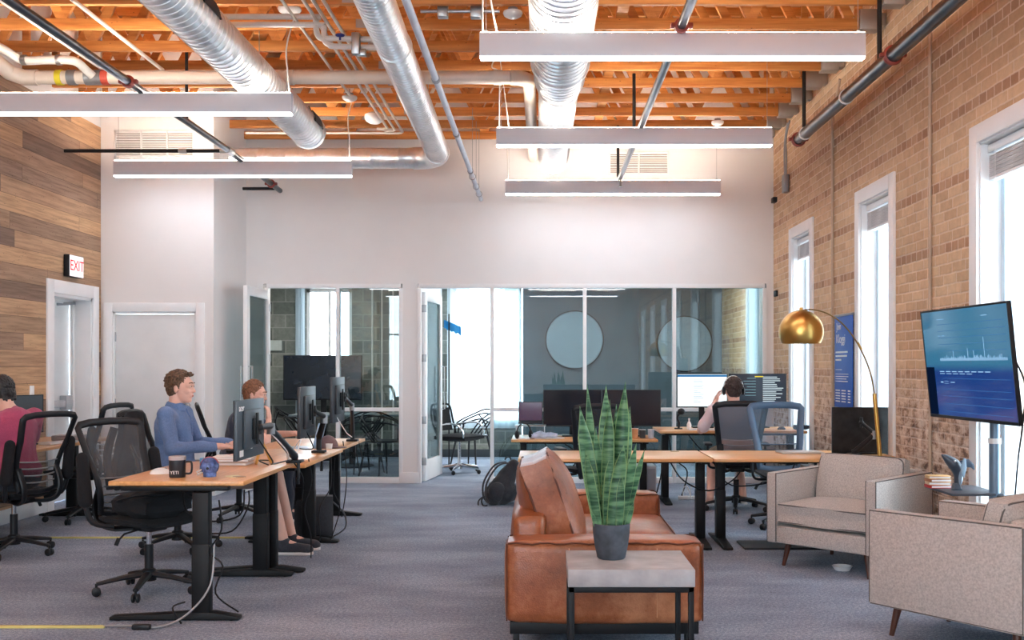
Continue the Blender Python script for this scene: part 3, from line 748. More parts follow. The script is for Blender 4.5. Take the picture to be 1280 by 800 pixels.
# white slanting pipe
r = thing('drain_pipe', 'slim white pipe slanting down to the back wall beside the middle duct', 'pipe', (-.75, 4.0, 3.39))
part('pipe_run', MB().tube([(0, 0, 0), (0, 8.4, 0)], .024, 14), plain('bluish_white_pipe', (206, 212, 224), .4), r)
for y in (3.2, 4.9, 6.6): part('pipe_coupling', ring((0, y, 0), (0, 1, 0), .024, .05, .006), GREYP, r)
for y in (6.9, 7.5, 8.0): part('clevis_hanger', MB().tube(arc((0, y, .0), 0, 2*PI, .034, 16), .004, 6).tube([(0, y, .034), (0, y, .72)], .003, 6), STEEL, r)
# big cream PVC run across the trusses and then away along the duct
r = thing('vent_pipe', 'thick cream plastic pipe running across below the trusses', 'pipe', (0, 9.0, 3.9))
EL = [Vector((-.13-.16+.16*math.sin(a), .16-.16*math.cos(a), 0)) for a in [i*PI/16 for i in range(0, 9)]]
PV = plain('cream_pvc', (228, 214, 200), .35, var=.04)
part('pipe_run', MB().tube([(-4.4, 0, 0), EL[0]], .057, 20), PV, r)
part('elbow', MB().tube(EL, .064, 20), PV, r)
part('pipe_return', MB().tube([EL[-1], (-.13, 3.45, 0)], .057, 20), PV, r)
part('end_elbow', MB().tube([(-4.38, 0, 0), (-4.5, 0, .0), (-4.6, -.05, .03), (-4.66, -.2, .1), (-4.66, -.35, .2)], .068, 18), PV, r)
for x in (-4.08, -3.93, -3.86, -2.2, -1.3, -.4): part('pipe_coupling', ring((x, 0, 0), (1, 0, 0), .057, .07, .008), PV if x > -3.85 else GREYP, r)
part('pipe_label_band', ring((-4.19, 0, 0), (1, 0, 0), .058, .05, .008), plain('yellow_label', (222, 208, 50), .5), r, 'yellow label band')
part('pipe_label_band', ring((-3.79, 0, 0), (1, 0, 0), .058, .06, .008), plain('red_label', (206, 84, 66), .5), r, 'red label band')
r = thing('vent_pipe', 'shorter white pipe bending down into the thick cream pipe at upper left', 'pipe', (0, 8.7, 0))
pp = [P(-30, 45, 8.5), P(5, 62, 8.6), P(28, 75, 8.7), P(60, 75, 8.7), P(92, 76, 8.7), P(108, 88, 8.85), P(116, 95, 8.9)]
part('pipe_run', MB().tube([p-Vector((0, 8.7, 0)) for p in smooth_path(pp, 4)], .036, 14), PIPEW, r)
for a in (P(30, 75, 8.7), P(74, 75, 8.7)): part('pipe_coupling', ring(a-Vector((0, 8.7, 0)), (1, 0, 0), .036, .04, .007), STEEL, r)
# conduits
def conduit(label, pts, r=.014, mat=PIPEW, group=None, name='conduit', n=8): return single(name, MB().tube(pts, r, n), mat, label, 'conduit', group)
zc = 3.98; kz = zc-H
def al(x0, y0, y1, z=zc):
    """conduit parallel to Y through picture point (x0, 0)"""
    X = (x0-VX)*(z-H)/VY*1.0; return [(X, y0, z), (X, y1, z)]
CW = plain('painted_conduit', (226, 218, 208), .4, var=.05)
for x0, y1, lb in ((0, 9.9, 'leftmost pale conduit slanting down past the dark pipe at upper left'), (9, 10.2, 'pale conduit beside the leftmost slanting conduit, nearer the dark pipe'), (91, 9.05, 'pale conduit between the dark left pipe and the wide left duct')):
    conduit(lb, al(x0, 5., y1), .016, CW)
for i, (x0, lb) in enumerate(((379, 'left one of three pale conduits sloping between the left and middle ducts'), (391, 'centre one of three pale conduits sloping between the left and middle ducts'), (404, 'right one of three pale conduits sloping between the left and middle ducts'))):
    a, b = al(x0, 5., 11.3+.1*i)
    q = Vector(b); conduit(lb, [a, q-Vector((0, .06, 0)), q-Vector((.02, .02, 0)), q+Vector((-.06, 0, 0)), (-3.3 if i == 2 else q.x-.12, q.y, zc)], .014, CW)
conduit('fourth pale conduit ending at the round sensor between the ducts', al(352, 5., 9.9), .012, CW)
def jog(label, ys, xa):
    Y = 7.75; conduit(label, smooth_path([P(230, ys, Y), P(388, ys, Y), P(394+xa, ys+2, Y), P(395+xa, ys+8, Y), P(396+xa, ys+20, Y), P(402+xa, ys+27-xa*.2, Y), P(420, ys+27, Y), P(482, ys+29, Y)], 4), .022, PIPEW)
jog('upper white pipe jogging downwards between the left and middle ducts', 21, 0)
jog('lower white pipe jogging downwards between the left and middle ducts', 31, 10)
single('valve', MB().ell(P(425, 44, 7.72), (.035, .03, .014)).tube([P(425, 44, 7.72), P(425, 50, 7.72)], .008), plain('blue_handle', (46, 56, 130), .4), 'small blue round valve handle on the upper jogging white pipe', 'valve')
single('junction_box', MB().cbox(P(445, 55, 7.7), (.06, .06, .16), .006).cbox(P(452, 66, 7.72), (.07, .05, .05), .005), STEEL, 'silver box hanging at the end of the jogging white pipes', 'junction box')
# junction boxes between middle and right duct near top
r = thing('junction_box', 'silver rectangular boxes joined by a short conduit near the top centre', 'junction box', P(575, 14, 7.9))
B0 = P(575, 14, 7.9)
part('box_body', MB().cbox((-.13, 0, 0), (.08, .08, .1), .006), STEEL, r); part('box_body', MB().cbox((.13, 0, 0), (.1, .07, .11), .006), STEEL, r)
part('conduit_link', MB().tube([(-.3, 0, 0), (.3, 0, 0)], .014, 8), STEEL, r)
# ceiling sensors and round fixtures
def sensor(label, x, y, Y, rr=.07, cat='sensor'):
    p = P(x, y, Y); m = MB().lathe([(0, -.03), (rr*.5, -.028), (rr*.9, -.01), (rr, .008), (rr*.95, .02), (0, .022)], 24)
    o = thing('ceiling_sensor', label, cat, p)
    part('dome', m, TRIM, o); part('mount_plate', MB().lathe([(rr*.5, .02), (rr*.5, .05), (0, .05)], 16), GREYP, o)
    part('stem', MB().tube([(0, 0, .04), (0, 0, max(.06, 4.12-p.z))], .006, 6), STEEL, o)
sensor('round white ceiling sensor between left and middle ducts, near the top edge', 362, 13, 7.95, .09)
sensor('small round white sensor hanging in the middle of the conduits', 437, 123, 10.2, .075)
sensor('round white fixture just left of the widest duct, near the top', 641, 18, 7.9, .075)
sensor('small round white sensor among the trusses at right above the middle pendant', 897, 154, 11.6, .07)
r = thing('access_point', 'larger grey and white dome unit hanging above the farther left pendant', 'sensor', P(468, 146, 10.9))
part('dome', MB().lathe([(0, -.075), (.05, -.07), (.09, -.045), (.105, -.01), (.1, .02), (.06, .04), (0, .045)], 28), TRIM, r)
part('lens', MB().ell((0, -.06, -.04), (.035, .02, .02)), BLP, r)
part('stem', MB().tube([(0, 0, .04), (0, 0, 4.12-P(468, 146, 10.9).z)], .006, 6), STEEL, r)
# wall grilles
def grille(label, x0, x1, z0, z1, Y, nv, nh):
    r = thing('wall_grille', label, 'vent', ((x0+x1)/2, Y, (z0+z1)/2)); w, h = (x1-x0), (z1-z0)
    f = MB().box(-w/2, w/2, -.012, 0, h/2-.02, h/2, .002).box(-w/2, w/2, -.012, 0, -h/2, -h/2+.02, .002)
    for i in range(nv+1): x = -w/2+.01+(w-.02)*i/nv; f.box(x-.01, x+.01, -.012, 0, -h/2, h/2, .002)
    part('frame', f, TRIM, r)
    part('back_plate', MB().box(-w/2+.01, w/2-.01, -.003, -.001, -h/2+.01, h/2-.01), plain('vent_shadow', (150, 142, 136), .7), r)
    s_ = MB()
    for i in range(nh):
        z = -h/2+.025+(h-.05)*i/(nh-1); s_.beam((-w/2+.01, -.007, z), (w/2-.01, -.007, z), .01, .006)
    part('louvre', s_, TRIM, r)
grille('wide white slatted return grille high on the closet wall', (143-VX)/115.7, (243-VX)/115.7, H+(458-197)/115.7, H+(458-163)/115.7, BY, 3, 14)
grille('smaller white slatted grille high on the back wall right of the duct', px(761), px(836), H+(458-219)/104.3, H+(458-190)/104.3, YB, 2, 12)
# brick wall conduits, boxes, banner
def wallY(x): return 2.75*F/(x-VX)
conduit('thin pale conduit running down the brick wall left of the television', [(XR-.014, wallY(1165), 0), (XR-.014, wallY(1165), 4.7)], .012, plain('brick_tone_conduit', (196, 172, 150), .5))
conduit('thin pale conduit running down the brick wall beside the blue banner', [(XR-.014, wallY(1043), 0), (XR-.02, wallY(1043), 3.75), (XR-.02, wallY(1043)-.25, 4.05)], .012, MATS['brick_tone_conduit'])
r = thing('wall_junction_box', 'small grey box with two bent conduits high in the far brick corner', 'junction box', (XR-.04, wallY(981)-.2, 3.45))
part('box_body', MB().cbox((0, 0, 0), (.06, .1, .2), .006), GREYP, r)
for k in (-1, 1): part('conduit_pair', MB().tube(smooth_path([(0, .03*k, .1), (0, .05*k, .3), (0, .02*k, .5), (0, -.15+.05*k, .66)]), .01, 8), GREYP, r)
single('fire_alarm', MB().cbox((XR-.024, wallY(969)-.05, 3.37), (.05, .12, .06), .006), BLP, 'small dark device on the brick beside the upper back corner', 'alarm device')
single('wall_switch', MB().cbox((XR-.014, wallY(970)-.05, 2.26), (.03, .12, .07), .006), BLP, 'small black device on the brick beside the glazing top corner', 'switch')
BANB = plain('banner_blue', (30, 92, 190), .5, var=.04)
ya, yb = 9.72, 9.16
r = thing('wall_banner', 'tall blue banner with white lettering hanging on the brick between two windows', 'banner', (XR-.03, (ya+yb)/2, 1.48))
part('banner_sheet', MB().box(-.004, .004, -(ya-yb)/2, (ya-yb)/2, -.46, .38, .001), BANB, r)
part('top_rail', MB().box(-.012, .012, -(ya-yb)/2-.01, (ya-yb)/2+.01, .375, .395, .003), GREYP, r)
part('bottom_rail', MB().box(-.012, .012, -(ya-yb)/2-.01, (ya-yb)/2+.01, -.47, -.455, .003), GREYP, r)
RT, UP = (0, -1, 0), (0, 0, 1)
LW = plain('lettering_white', (238, 240, 244), .5)
text_part('banner_lettering', 'Join', .095, LW, r, face_M((-.0052, .14, .285), RT, UP))
text_part('banner_lettering', 'Kloggi', .115, LW, r, face_M((-.0052, .08, .17), RT, UP))
m = MB()
def bar(y, z, w, h): m.box(-.0062, -.0045, y-w, y, z-h/2, z+h/2)
for z, w in ((.05, .38), (.015, .36), (-.02, .18)): bar(.24, z, w, .016)
for z, w in ((-.11, .2), (-.15, .4), (-.172, .4), (-.194, .34), (-.216, .38)): bar(.24, z, w, .006)
for z in (-.30, -.325, -.35, -.375, -.4):
    bar(.24, z, .14, .011); bar(.05, z, .13, .011); bar(-.15, z, .07, .011)
part('banner_print', m, LW, r)
# exit sign
r = thing('exit_sign', 'white exit sign with red letters above the door in the plank wall', 'sign', (XL, 10.52, 2.41))
part('sign_box', MB().box(0, .06, -.155, .155, -.11, .11, .006), BLP, r)
part('sign_face', MB().box(.06, .066, -.15, .15, -.105, .105, .001), emit('sign_face', (255, 238, 240), .95), r)
RE = emit('sign_red', (235, 60, 70), .9)
text_part('sign_lettering', 'EXIT', .15, RE, r, face_M((.0672, 0, 0), (0, 1, 0), UP))
# light switch plate by door
r = thing('light_switch', 'white switch plate on the planks beside the white framed door', 'switch', (XL, 9.72, 1.12))
part('cover_plate', MB().box(0, .008, -.04, .04, -.1, .1, .003), TRIM, r)
part('rocker', MB().box(.008, .013, -.015, .015, -.035, .035, .002), DOORW, r)
single('thermostat', MB().cbox((px(344)*0+qx(341), YR-.02, qz(432)), (.3, .04, .16), .01), plain('pale_box', (190, 200, 196), .5), 'pale box mounted on the block wall at the left end of the glazing', 'control box')
# ------------------------------------------------------------------ sit-stand desks
def make_desk(label, cx, cy, z, L, W, rz, legoff=0., group='bamboo topped standing desks', legs=(-1, 1), span=None, footc=0.):
    r = thing('standing_desk', label, 'desk', (cx, cy, 0), rz, group)
    part('tabletop', MB().box(-L/2, L/2, -W/2, W/2, z-.026, z, .004), DESK, r)
    part('crossbar', MB().box(-L/2+.08, L/2-.08, legoff-.045, legoff+.045, z-.066, z-.03, .004), BLK, r)
    for sx in legs:
        x = sx*(span if span else L/2-.07)
        lg = part('leg', MB().box(x-.033, x+.033, legoff-.045, legoff+.045, .3, z-.06, .004).box(x-.036, x+.036, legoff-.048, legoff+.048, .03, .42, .004), BLK, r)
        poly = [(-W/2+.02, 0), (W/2-.02, 0), (W/2-.02, .018), (legoff+.07, .042), (legoff-.07, .042), (-W/2+.02, .018)]
        part('foot', MB().prism([(a, b) for a, b in poly], .075, Matrix.Translation((x, 0, .004)) @ Matrix(((0, 0, 1), (1, 0, 0), (0, 1, 0))).to_4x4(), .004), BLK, r)
        part('side_bracket', MB().box(x-.03, x+.03, -W/2+.08, W/2-.08, z-.05, z-.027, .003), BLK, r)
        part('foot_pad', MB().lathe([(0, 0), (.025, 0), (.025, .006), (0, .006)], 14, Matrix.Translation((x, -W/2+.06, 0))).lathe([(0, 0), (.025, 0), (.025, .006), (0, .006)], 14, Matrix.Translation((x, W/2-.06, 0))), BLP, r)
    part('grommet', MB().lathe([(0, z-.001), (.038, z-.001), (.038, z+.003), (.03, z+.004), (0, z+.003)], 24, Matrix.Translation((L/2-.2 if rz == 0 else -L/2+.22, (W/2-.09)*(1 if rz == 0 else -1), 0))), plain('grommet_tan', (176, 138, 100), .5), r)
    part('control_box', MB().box(-.12, .12, W/2-.28, W/2-.15, z-.085, z-.067, .004), BLP, r)
    return r
make_desk('bamboo topped standing desk at lower left with the black mug on it', -2.035, 6.35, .765, 1.2, .75, PI/2, -.145, span=.6, group='standing desks of the left row')
make_desk('bamboo topped standing desk in the middle of the left row, behind the mug desk', -1.985, 7.67, .74, 1.32, .75, PI/2, -.12, span=.59, group='standing desks of the left row')
make_desk('bamboo topped standing desk farthest back in the left row, with the brown cap on it', -2.065, 9.1, .72, 1.46, .75, PI/2, -.1, span=.66, group='standing desks of the left row')
make_desk('long empty bamboo standing desk right behind the leather sofa', .54, 8.265, .70, 1.475, .78, 0, 0, span=.7, group='standing desks of the right rows')
make_desk('bamboo standing desk behind the armchair, reaching the brick wall', 2.01, 8.265, .70, 1.44, .78, 0, 0, span=.61, group='standing desks of the right rows')
make_desk('bamboo standing desk by the glazing carrying two black monitors', .408, 10.8, .665, 1.475, .74, 0, 0, span=.62, group='standing desks of the right rows')
make_desk('bamboo standing desk by the glazing where the person in headphones works', 1.905, 10.8, .752, 1.48, .74, 0, 0, span=.65, group='standing desks of the right rows')
make_desk('bamboo standing desk along the plank wall in front of the person in pink', -4.42, 8.75, .73, 2.3, .64, PI/2, 0, span=1.0, group='standing desks by the plank wall')
# ------------------------------------------------------------------ task chairs (facing local +X)
def make_chair(label, loc, rz, frame=None, net=None, group='mesh task chairs', hollow=True, ang=0., seatz=.47, cat='office chair', recl=1., arms='flat', fw=.021):
    FR = frame or BLP; NT_ = net or NETB; d = seatz-.47
    r = thing('task_chair', label, cat, loc, rz, group)
    # five-star base with casters
    b = MB(); b.lathe([(0, .07), (.045, .075), (.042, .14), (.03, .15), (0, .15)], 18)
    for k in range(5):
        a = 2*PI*k/5+.3+ang; dx, dy = math.cos(a), math.sin(a)
        b.tube([(dx*.03, dy*.03, .115), (dx*.16, dy*.16, .1), (dx*.3, dy*.3, .075)], [.026, .021, .015], 8, ell=(1.2, .8))
    part('star_base', b, BLP, r)
    for k in range(5):
        a = 2*PI*k/5+.3+ang; dx, dy = math.cos(a), math.sin(a); c = Vector((dx*.3, dy*.3, 0)); t = Vector((-dy, dx, 0)).normalized()
        Rr = Vector((0, 0, 1)).rotation_difference(t).to_matrix().to_4x4()
        w = MB()
        for sd in (-1, 1):
            w.lathe([(0, -.009), (.02, -.009), (.027, -.005), (.027, .005), (.02, .009), (0, .009)], 16, Matrix.Translation(c+t*sd*.014+Vector((0, 0, .028))) @ Rr)
        w.cbox(c+Vector((0, 0, .04)), (.02, .02, .03), .004).tube([c+Vector((0, 0, .04)), c+Vector((0, 0, .078))], .008, 8)
        part('caster', w, BLP, r)
    part('gas_column', MB().tube([(0, 0, .13), (0, 0, .3)], .027, 14).tube([(0, 0, .3), (0, 0, .4+d)], .016, 12), BLP, r)
    part('column_rod', MB().tube([(0, 0, .3), (0, 0, .405+d)], .0165, 12), CHROME, r)
    part('tilt_mechanism', MB().box(-.14, .09, -.07, .07, .385+d, .425+d, .012), BLP, r)
    part('height_lever', MB().tube([(.0, -.06, .4+d), (.02, -.2, .39+d), (.02, -.24, .36+d)], .006, 8).tube([(.02, -.24, .37+d), (.02, -.26, .33+d)], .012, 8), BLP, r)
    # seat
    def seat(u, v, top):
        x = -.22+.46*u; y = (-.24+.48*v)
        e = max(abs(u-.5)*2, 0)**4; f = abs(v-.5)*2
        y *= 1-.12*e if u > .5 else 1-.2*e
        z = .475+d-.05*max(0, u-.72)**1*1.2+.018*f**2
        if not top: z -= .062*(1-.55*max(e, f**4))
        else: z -= .012*max(e, f**6)
        return (x, y, z)
    s_ = MB()
    s_.grid(lambda u, v: seat(u, v, True), 16, 14)
    s_.grid(lambda u, v: seat(u, v, False), 16, 14)
    # close the rim
    for a_, b_ in ((0, 0), (1, 0)):
        s_.grid(lambda u, v, a_=a_: tuple(Vector(seat(a_, v, True)).lerp(Vector(seat(a_, v, False)), u)), 2, 14)
        s_.grid(lambda u, v, a_=a_: tuple(Vector(seat(v, a_, True)).lerp(Vector(seat(v, a_, False)), u)), 2, 16)
    bmesh.ops.remove_doubles(s_.bm, verts=s_.bm.verts, dist=.0015)
    part('seat', s_, BLF, r)
    # back: waisted loop frame, open above with woven netting, ribs at the lumbar
    def bp(z):  # recline and half width for height z (relative to seat .47)
        t = (z-.5)/.55
        x = -.235-recl*(.045*t+.09*t*t)+.03*math.sin(PI*min(1, max(0, t*1.6)))
        w = .165+.03*max(0, .25-t)*0+.075*max(0, t)**1.1
        return x, w
    lp = []
    zs = [.5, .56, .62, .7, .78, .86, .93, .98, 1.015]
    for z in zs: x, w = bp(z); lp.append((x, -w, z+d))
    x, w = bp(1.035); lp += [(x, -w+.02, 1.036+d), (x-.004, -w*.6, 1.048+d), (x-.006, 0, 1.052+d), (x-.004, w*.6, 1.048+d), (x, w-.02, 1.036+d)]
    for z in zs[::-1]: x, w = bp(z); lp.append((x, w, z+d))
    x, w = bp(.49); lp += [(x-.005, .1, .485+d), (x-.008, 0, .48+d), (x-.005, -.1, .485+d)]
    part('back_frame', MB().tube(lp, fw, 10, ell=(.75, 1.15), closed=True), FR, r)
    def nf(z0, z1, bow):
        def f(u, v):
            z = z0+(z1-z0)*v; x, w = bp(z); return (x-bow*(1-(2*u-1)**2), w*(2*u-1)*.97, z+d)
        return f
    part('back_netting', MB().grid(nf(.7, 1.03, .012), 12, 10), NT_, r)
    part('lumbar_panel', MB().grid(nf(.5, .7, .02), 12, 6), NETB if not hollow or frame is None else NETB, r)
    rb = MB()
    for z in (.56, .61, .66, .71):
        x, w = bp(z); rb.tube([(x-.03*(1-(k/4-1)**2), w*(k/4-1), z+d-.012*(1-(k/4-1)**2)) for k in range(9)], .006, 6)
    part('lumbar_rib', rb, GREYP if frame is None else FR, r)
    # J arms sweeping from the back under the seat
    j = MB()
    for sd in (-1, 1):
        pts = smooth_path([(bp(.66)[0]-.012, sd*.17, .66+d), (-.285, sd*.165, .54+d), (-.27, sd*.15, .44+d), (-.19, sd*.12, .398+d), (-.06, sd*.06, .402+d)], 5)
        j.tube(pts, .016, 8, ell=(1.5, .8))
    part('back_support', j, FR, r)
    for sd in (-1, 1):
        if arms == 'up':
            o = part('armrest', MB().tube(smooth_path([(-.12, sd*.16, .42+d), (-.2, sd*.25, .45+d), (-.23, sd*.275, .55+d)], 4), .018, 8), BLP, r)
            part('arm_pad', MB().rcone((-.235, sd*.275, .58+d), (-.27, sd*.27, .84+d), .042, .036), BLF, o)
            continue
        a = MB().tube(smooth_path([(.0, sd*.13, .415+d), (-.02, sd*.25, .42+d), (-.03, sd*.275, .5+d), (-.02, sd*.275, .635+d)], 4), .014, 8, ell=(1.3, .9))
        o = part('armrest', a, BLP, r)
        part('arm_pad', MB().box(-.13, .12, sd*.275-.038, sd*.275+.038, .635+d, .66+d, .011), BLP, o)
    return r
SLB = plain('slate_blue_plastic', (72, 94, 118), .45)
make_chair('empty black mesh chair at the near standing desk with the mug', (-2.45, 6.45, 0), -.5, net=NETG, arms='up')
make_chair('black mesh chair under the person in the pink shirt', (-3.95, 7.75, 0), PI-.38, net=netting_mat('clear_netting', (90, 92, 98), .28), ang=.5, arms='up')
make_chair('empty black mesh chair by the plank-wall desk, behind the person in pink', (-4.2, 9.45, 0), PI-.15, net=NETG, ang=.2, arms='up')
make_chair('black mesh chair under the person in the blue shirt', (-2.8, 7.95, 0), 0.0, ang=.1)
make_chair('black mesh chair under the person in the dark tee by the corner', (-2.8, 9.55, 0), .35, net=NETG)
make_chair('black mesh chair with horizontal ribbing under the person in headphones', (1.87, 10.12, 0), PI/2-.08, ang=.2, net=netting_mat('ribbed_netting', (92, 106, 120), .9), fw=.026)
make_chair('empty slate blue mesh chair behind the desk beside the person in headphones', (2.1, 9.08, 0), -PI/2, frame=SLB, net=NETS, ang=.1, fw=.028)
make_chair('empty black chair half hidden by the snake plant, behind the empty desk', (.42, 9.55, 0), PI/2+.2)
# ------------------------------------------------------------------ armchairs (facing local +X)
def make_armchair(label, cx, cy, rz, W=.84, D=.78, group='grey tweed armchairs'):
    r = thing('armchair', label, 'armchair', (cx, cy, 0), rz, group); z0, z1 = .165, .66; t = .078
    x0, x1 = -D/2, D/2
    part('base_panel', MB().box(x0+.02, x1-.012, -W/2+t-.01, W/2-t+.01, z0, .285, .012, 3), GREYF, r)
    for sd in (-1, 1):
        a = MB()
        prof = [(x0, z0), (x1, z0), (x1, z1-.005), (x0, z1+.005)]
        a.prism(prof, t, Matrix.Translation((0, sd*(W/2-t/2), 0)) @ Matrix(((1, 0, 0), (0, 0, 1), (0, 1, 0))).to_4x4(), .011)
        o = part('arm', a, GREYF, r)
        pz = MB()
        for yy in (sd*(W/2-.004), sd*(W/2-t+.004)):
            pz.tube([(x1-.004, yy, z0+.01), (x1-.004, yy, z1-.01), (x0+.01, yy, z1+.0)], .0045, 6)
        pz.tube([(x0+.005, sd*(W/2-.004), z1), (x0+.005, sd*(W/2-.004), z0+.01), (x1-.01, sd*(W/2-.004), z0+.006)], .0045, 6)
        part('piping', pz, PIPING, o)
    part('backrest', MB().box(x0, x0+.11, -W/2+t-.005, W/2-t+.005, z0, z1+.02, .018, 3), GREYF, r)
    sc_ = part('seat_cushion', MB().pillow((.055, 0, .375), (D-.14, W-2*t-.004, .165), None, 12, .16, .8), GREYF, r)
    pz = MB(); hw = W/2-t-.004; xa, xb = x0+.15, x1-.012
    for zz in (.315, .435): pz.tube([(xa, -hw, zz), (xb-.01, -hw, zz), (xb, -hw+.01, zz), (xb, hw-.01, zz), (xb-.01, hw, zz), (xa, hw, zz)], .005, 6)
    part('piping', pz, PIPING, sc_)
    M = Matrix.Rotation(-.24, 4, 'Y')
    Mc = Matrix.Translation((x0+.2, 0, .60)) @ M
    bc = part('back_cushion', MB().pillow((0, 0, 0), (.38, W-2*t-.03, .18), Matrix.Rotation(PI/2-.24, 4, 'Y'), 12, .35, .42), GREYF, r)
    bc.location = (x0+.23, 0, .572)
    rim = []
    Mc = Matrix.Rotation(PI/2-.24, 4, 'Y'); hw2 = (W-2*t-.03)/2
    for k in range(72):
        a = 2*PI*k/72; cx_, sy_ = math.cos(a), math.sin(a)
        rim.append((math.copysign(abs(cx_)**.22, cx_)*.19, math.copysign(abs(sy_)**.22, sy_)*hw2))
    q = MB()
    for zz in (.04, -.04): q.tube([Mc @ Vector((x_, y_, zz)) for x_, y_ in rim], .0055, 6, closed=True)
    part('piping', q, PIPING, bc)
    for sx in (-1, 1):
        for sy in (-1, 1):
            part('leg', MB().tube([(sx*(D/2-.1), sy*(W/2-.12), z0+.005), (sx*(D/2-.075), sy*(W/2-.09), 0)], [.022, .0125], 12), WALN, r)
    return r
make_armchair('grey tweed armchair facing the sofa, its seat and back cushion in view', 2.14, 7.29, math.atan2(-.685, -.727))
f2 = Vector((-.59, .81)); A_ = Vector((1.69, 5.42)); n2 = Vector((.81, .59))
c2 = A_+n2*.3475-f2*.42
a2 = make_armchair('grey tweed armchair at lower right seen from its plain outer side', c2.x, c2.y, math.atan2(.81, -.59), W=.695, D=.84)
# ------------------------------------------------------------------ leather sofa (facing +X)
r = thing('sofa', 'tan leather sofa seen end-on in the middle of the room', 'sofa', (0, 0, 0))
X0, X1, Y0, Y1 = -.184, .766, 4.98, 7.1; LE = MATS['leather']
r.location = (.29, 6.04, 0)
def sofa_local(m): bmesh.ops.translate(m.bm, verts=m.bm.verts, vec=(-.29, -6.04, 0)); return m
def dent(m, amp=.006, sc_n=5):
    for v in m.bm.verts:
        v.co += Vector((noise.noise(v.co*sc_n), noise.noise(v.co*sc_n+Vector((9, 0, 0))), noise.noise(v.co*sc_n+Vector((0, 9, 0)))))*amp
    return m
def soft_box(x0, x1, y0, y1, z0, z1, rr=.03, cuts=8, puff=.012, amp=.005):
    b = bmesh.new(); bmesh.ops.create_cube(b, size=2); bmesh.ops.subdivide_edges(b, edges=list(b.edges), cuts=cuts, use_grid_fill=True)
    cx, cy, cz = (x0+x1)/2, (y0+y1)/2, (z0+z1)/2; hx, hy, hz = (x1-x0)/2, (y1-y0)/2, (z1-z0)/2
    for v in b.verts:
        n = v.co.copy(); ax = [abs(n.x), abs(n.y), abs(n.z)]
        p = Vector((n.x*hx, n.y*hy, n.z*hz))
        q = Vector((max(-hx+rr, min(hx-rr, p.x)), max(-hy+rr, min(hy-rr, p.y)), max(-hz+rr, min(hz-rr, p.z))))
        d = p-q
        if d.length > 1e-6: p = q+d.normalized()*rr
        k = 1
        for i, h in enumerate((hx, hy, hz)):
            if ax[i] > .999: k = (1-min(1, ax[(i+1) % 3])**2)*(1-min(1, ax[(i+2) % 3])**2); p[i] += math.copysign(puff*k, n[i])
        v.co = p+Vector((cx, cy, cz))
    m = MB(); m._add(b); return dent(m, amp)
for ya, yb_ in ((Y0, Y0+.24), (Y1-.22, Y1)):
    o = part('arm', sofa_local(soft_box(X0, X1, ya, yb_, .165, .56, .035, 14, .012, .004)), LE, r)
    yo = ya if ya == Y0 else ya
    s_ = MB()
    for yy in (ya+.004, yb_-.004):
        pts = [(X0+.01, yy, .55), (X1-.012, yy, .55)]
        n_ = 24; pts = [(X0+.012+(X1-X0-.024)*i/n_, yy-.004*(1 if yy < (ya+yb_)/2 else -1), .551+.004*math.sin(i*1.7)) for i in range(n_+1)]
        s_.tube(pts, .0045, 6)
        s_.tube([(X1-.006, yy, .55-.37*i/n_) for i in range(n_+1)], .0045, 6)
        s_.tube([(X0+.006, yy, .55-.37*i/n_) for i in range(n_+1)], .0035, 6)
    part('seam', sofa_local(s_), SEAM, o)
    s2 = MB()
    for xx in (.12, .54): s2.tube([(xx, ya-.013, .2), (xx, ya-.0145, .36), (xx, ya-.012, .53)], .0018, 5)
    part('panel_stitch', sofa_local(s2), plain('tan_thread', (214, 158, 118), .6), o)
part('backrest', sofa_local(soft_box(X0+.02, X0+.2, Y0+.2, Y1-.2, .17, .665, .05, 14, .015, .008)), LE, r)
part('seat_deck', sofa_local(soft_box(X0+.15, X1-.01, Y0+.22, Y1-.2, .17, .30, .02, 6, .0, .002)), LE, r)
for ya, yb_ in ((Y0+.235, 6.04), (6.05, Y1-.215)):
    o = part('seat_cushion', sofa_local(soft_box(X0+.2, X1+.015, ya, yb_, .27, .425, .05, 14, .03, .008)), LE, r)
    part('seam', sofa_local(MB().tube([(X1-.0, ya+.02, .417), (X1+.002, yb_-.02, .417)], .004, 6).tube([(X0+.25, yb_-.01, .42), (X1-.01, yb_-.01, .42)], .004, 6)), SEAM, o)
# big slouching back cushion
LN = .42
def cush(sc_=1.):
    m = MB(); m.pillow((0, 0, 0), (.56, .74, .235), None, 16, .32, .62, .012, 3); return m
M = Matrix.Translation((.04, 5.64, .645)) @ Matrix.Rotation(PI/2-LN*.8, 4, 'Y')
m = cush(); bmesh.ops.transform(m.bm, matrix=M, verts=m.bm.verts)
o = part('back_cushion', sofa_local(dent(m, .008, 6)), LE, r)
s_ = MB()
rim = []
for k in range(64):
    a = 2*PI*k/64; cx_, sy_ = math.cos(a), math.sin(a)
    kx = math.copysign(abs(cx_)**.28, cx_); ky = math.copysign(abs(sy_)**.28, sy_)
    rim.append((kx*.282, ky*.376))
for zz in (.073, -.073):
    s_.tube([M @ Vector((x_, y_, zz+.003*math.sin(i*1.9))) for i, (x_, y_) in enumerate(rim)], .0065, 6, closed=True)
part('seam', sofa_local(s_), SEAM, o)
part('plinth_rail', sofa_local(MB().box(X0+.02, X1-.02, Y0+.03, Y1-.03, .11, .17, .004)), BLK, r)
for x_ in (X0+.05, X1-.07):
    for y_ in (Y0+.06, Y1-.08):
        part('leg', sofa_local(MB().beam((x_, y_, 0), (x_, y_, .12), .05, .03, .003)), BLK, r)
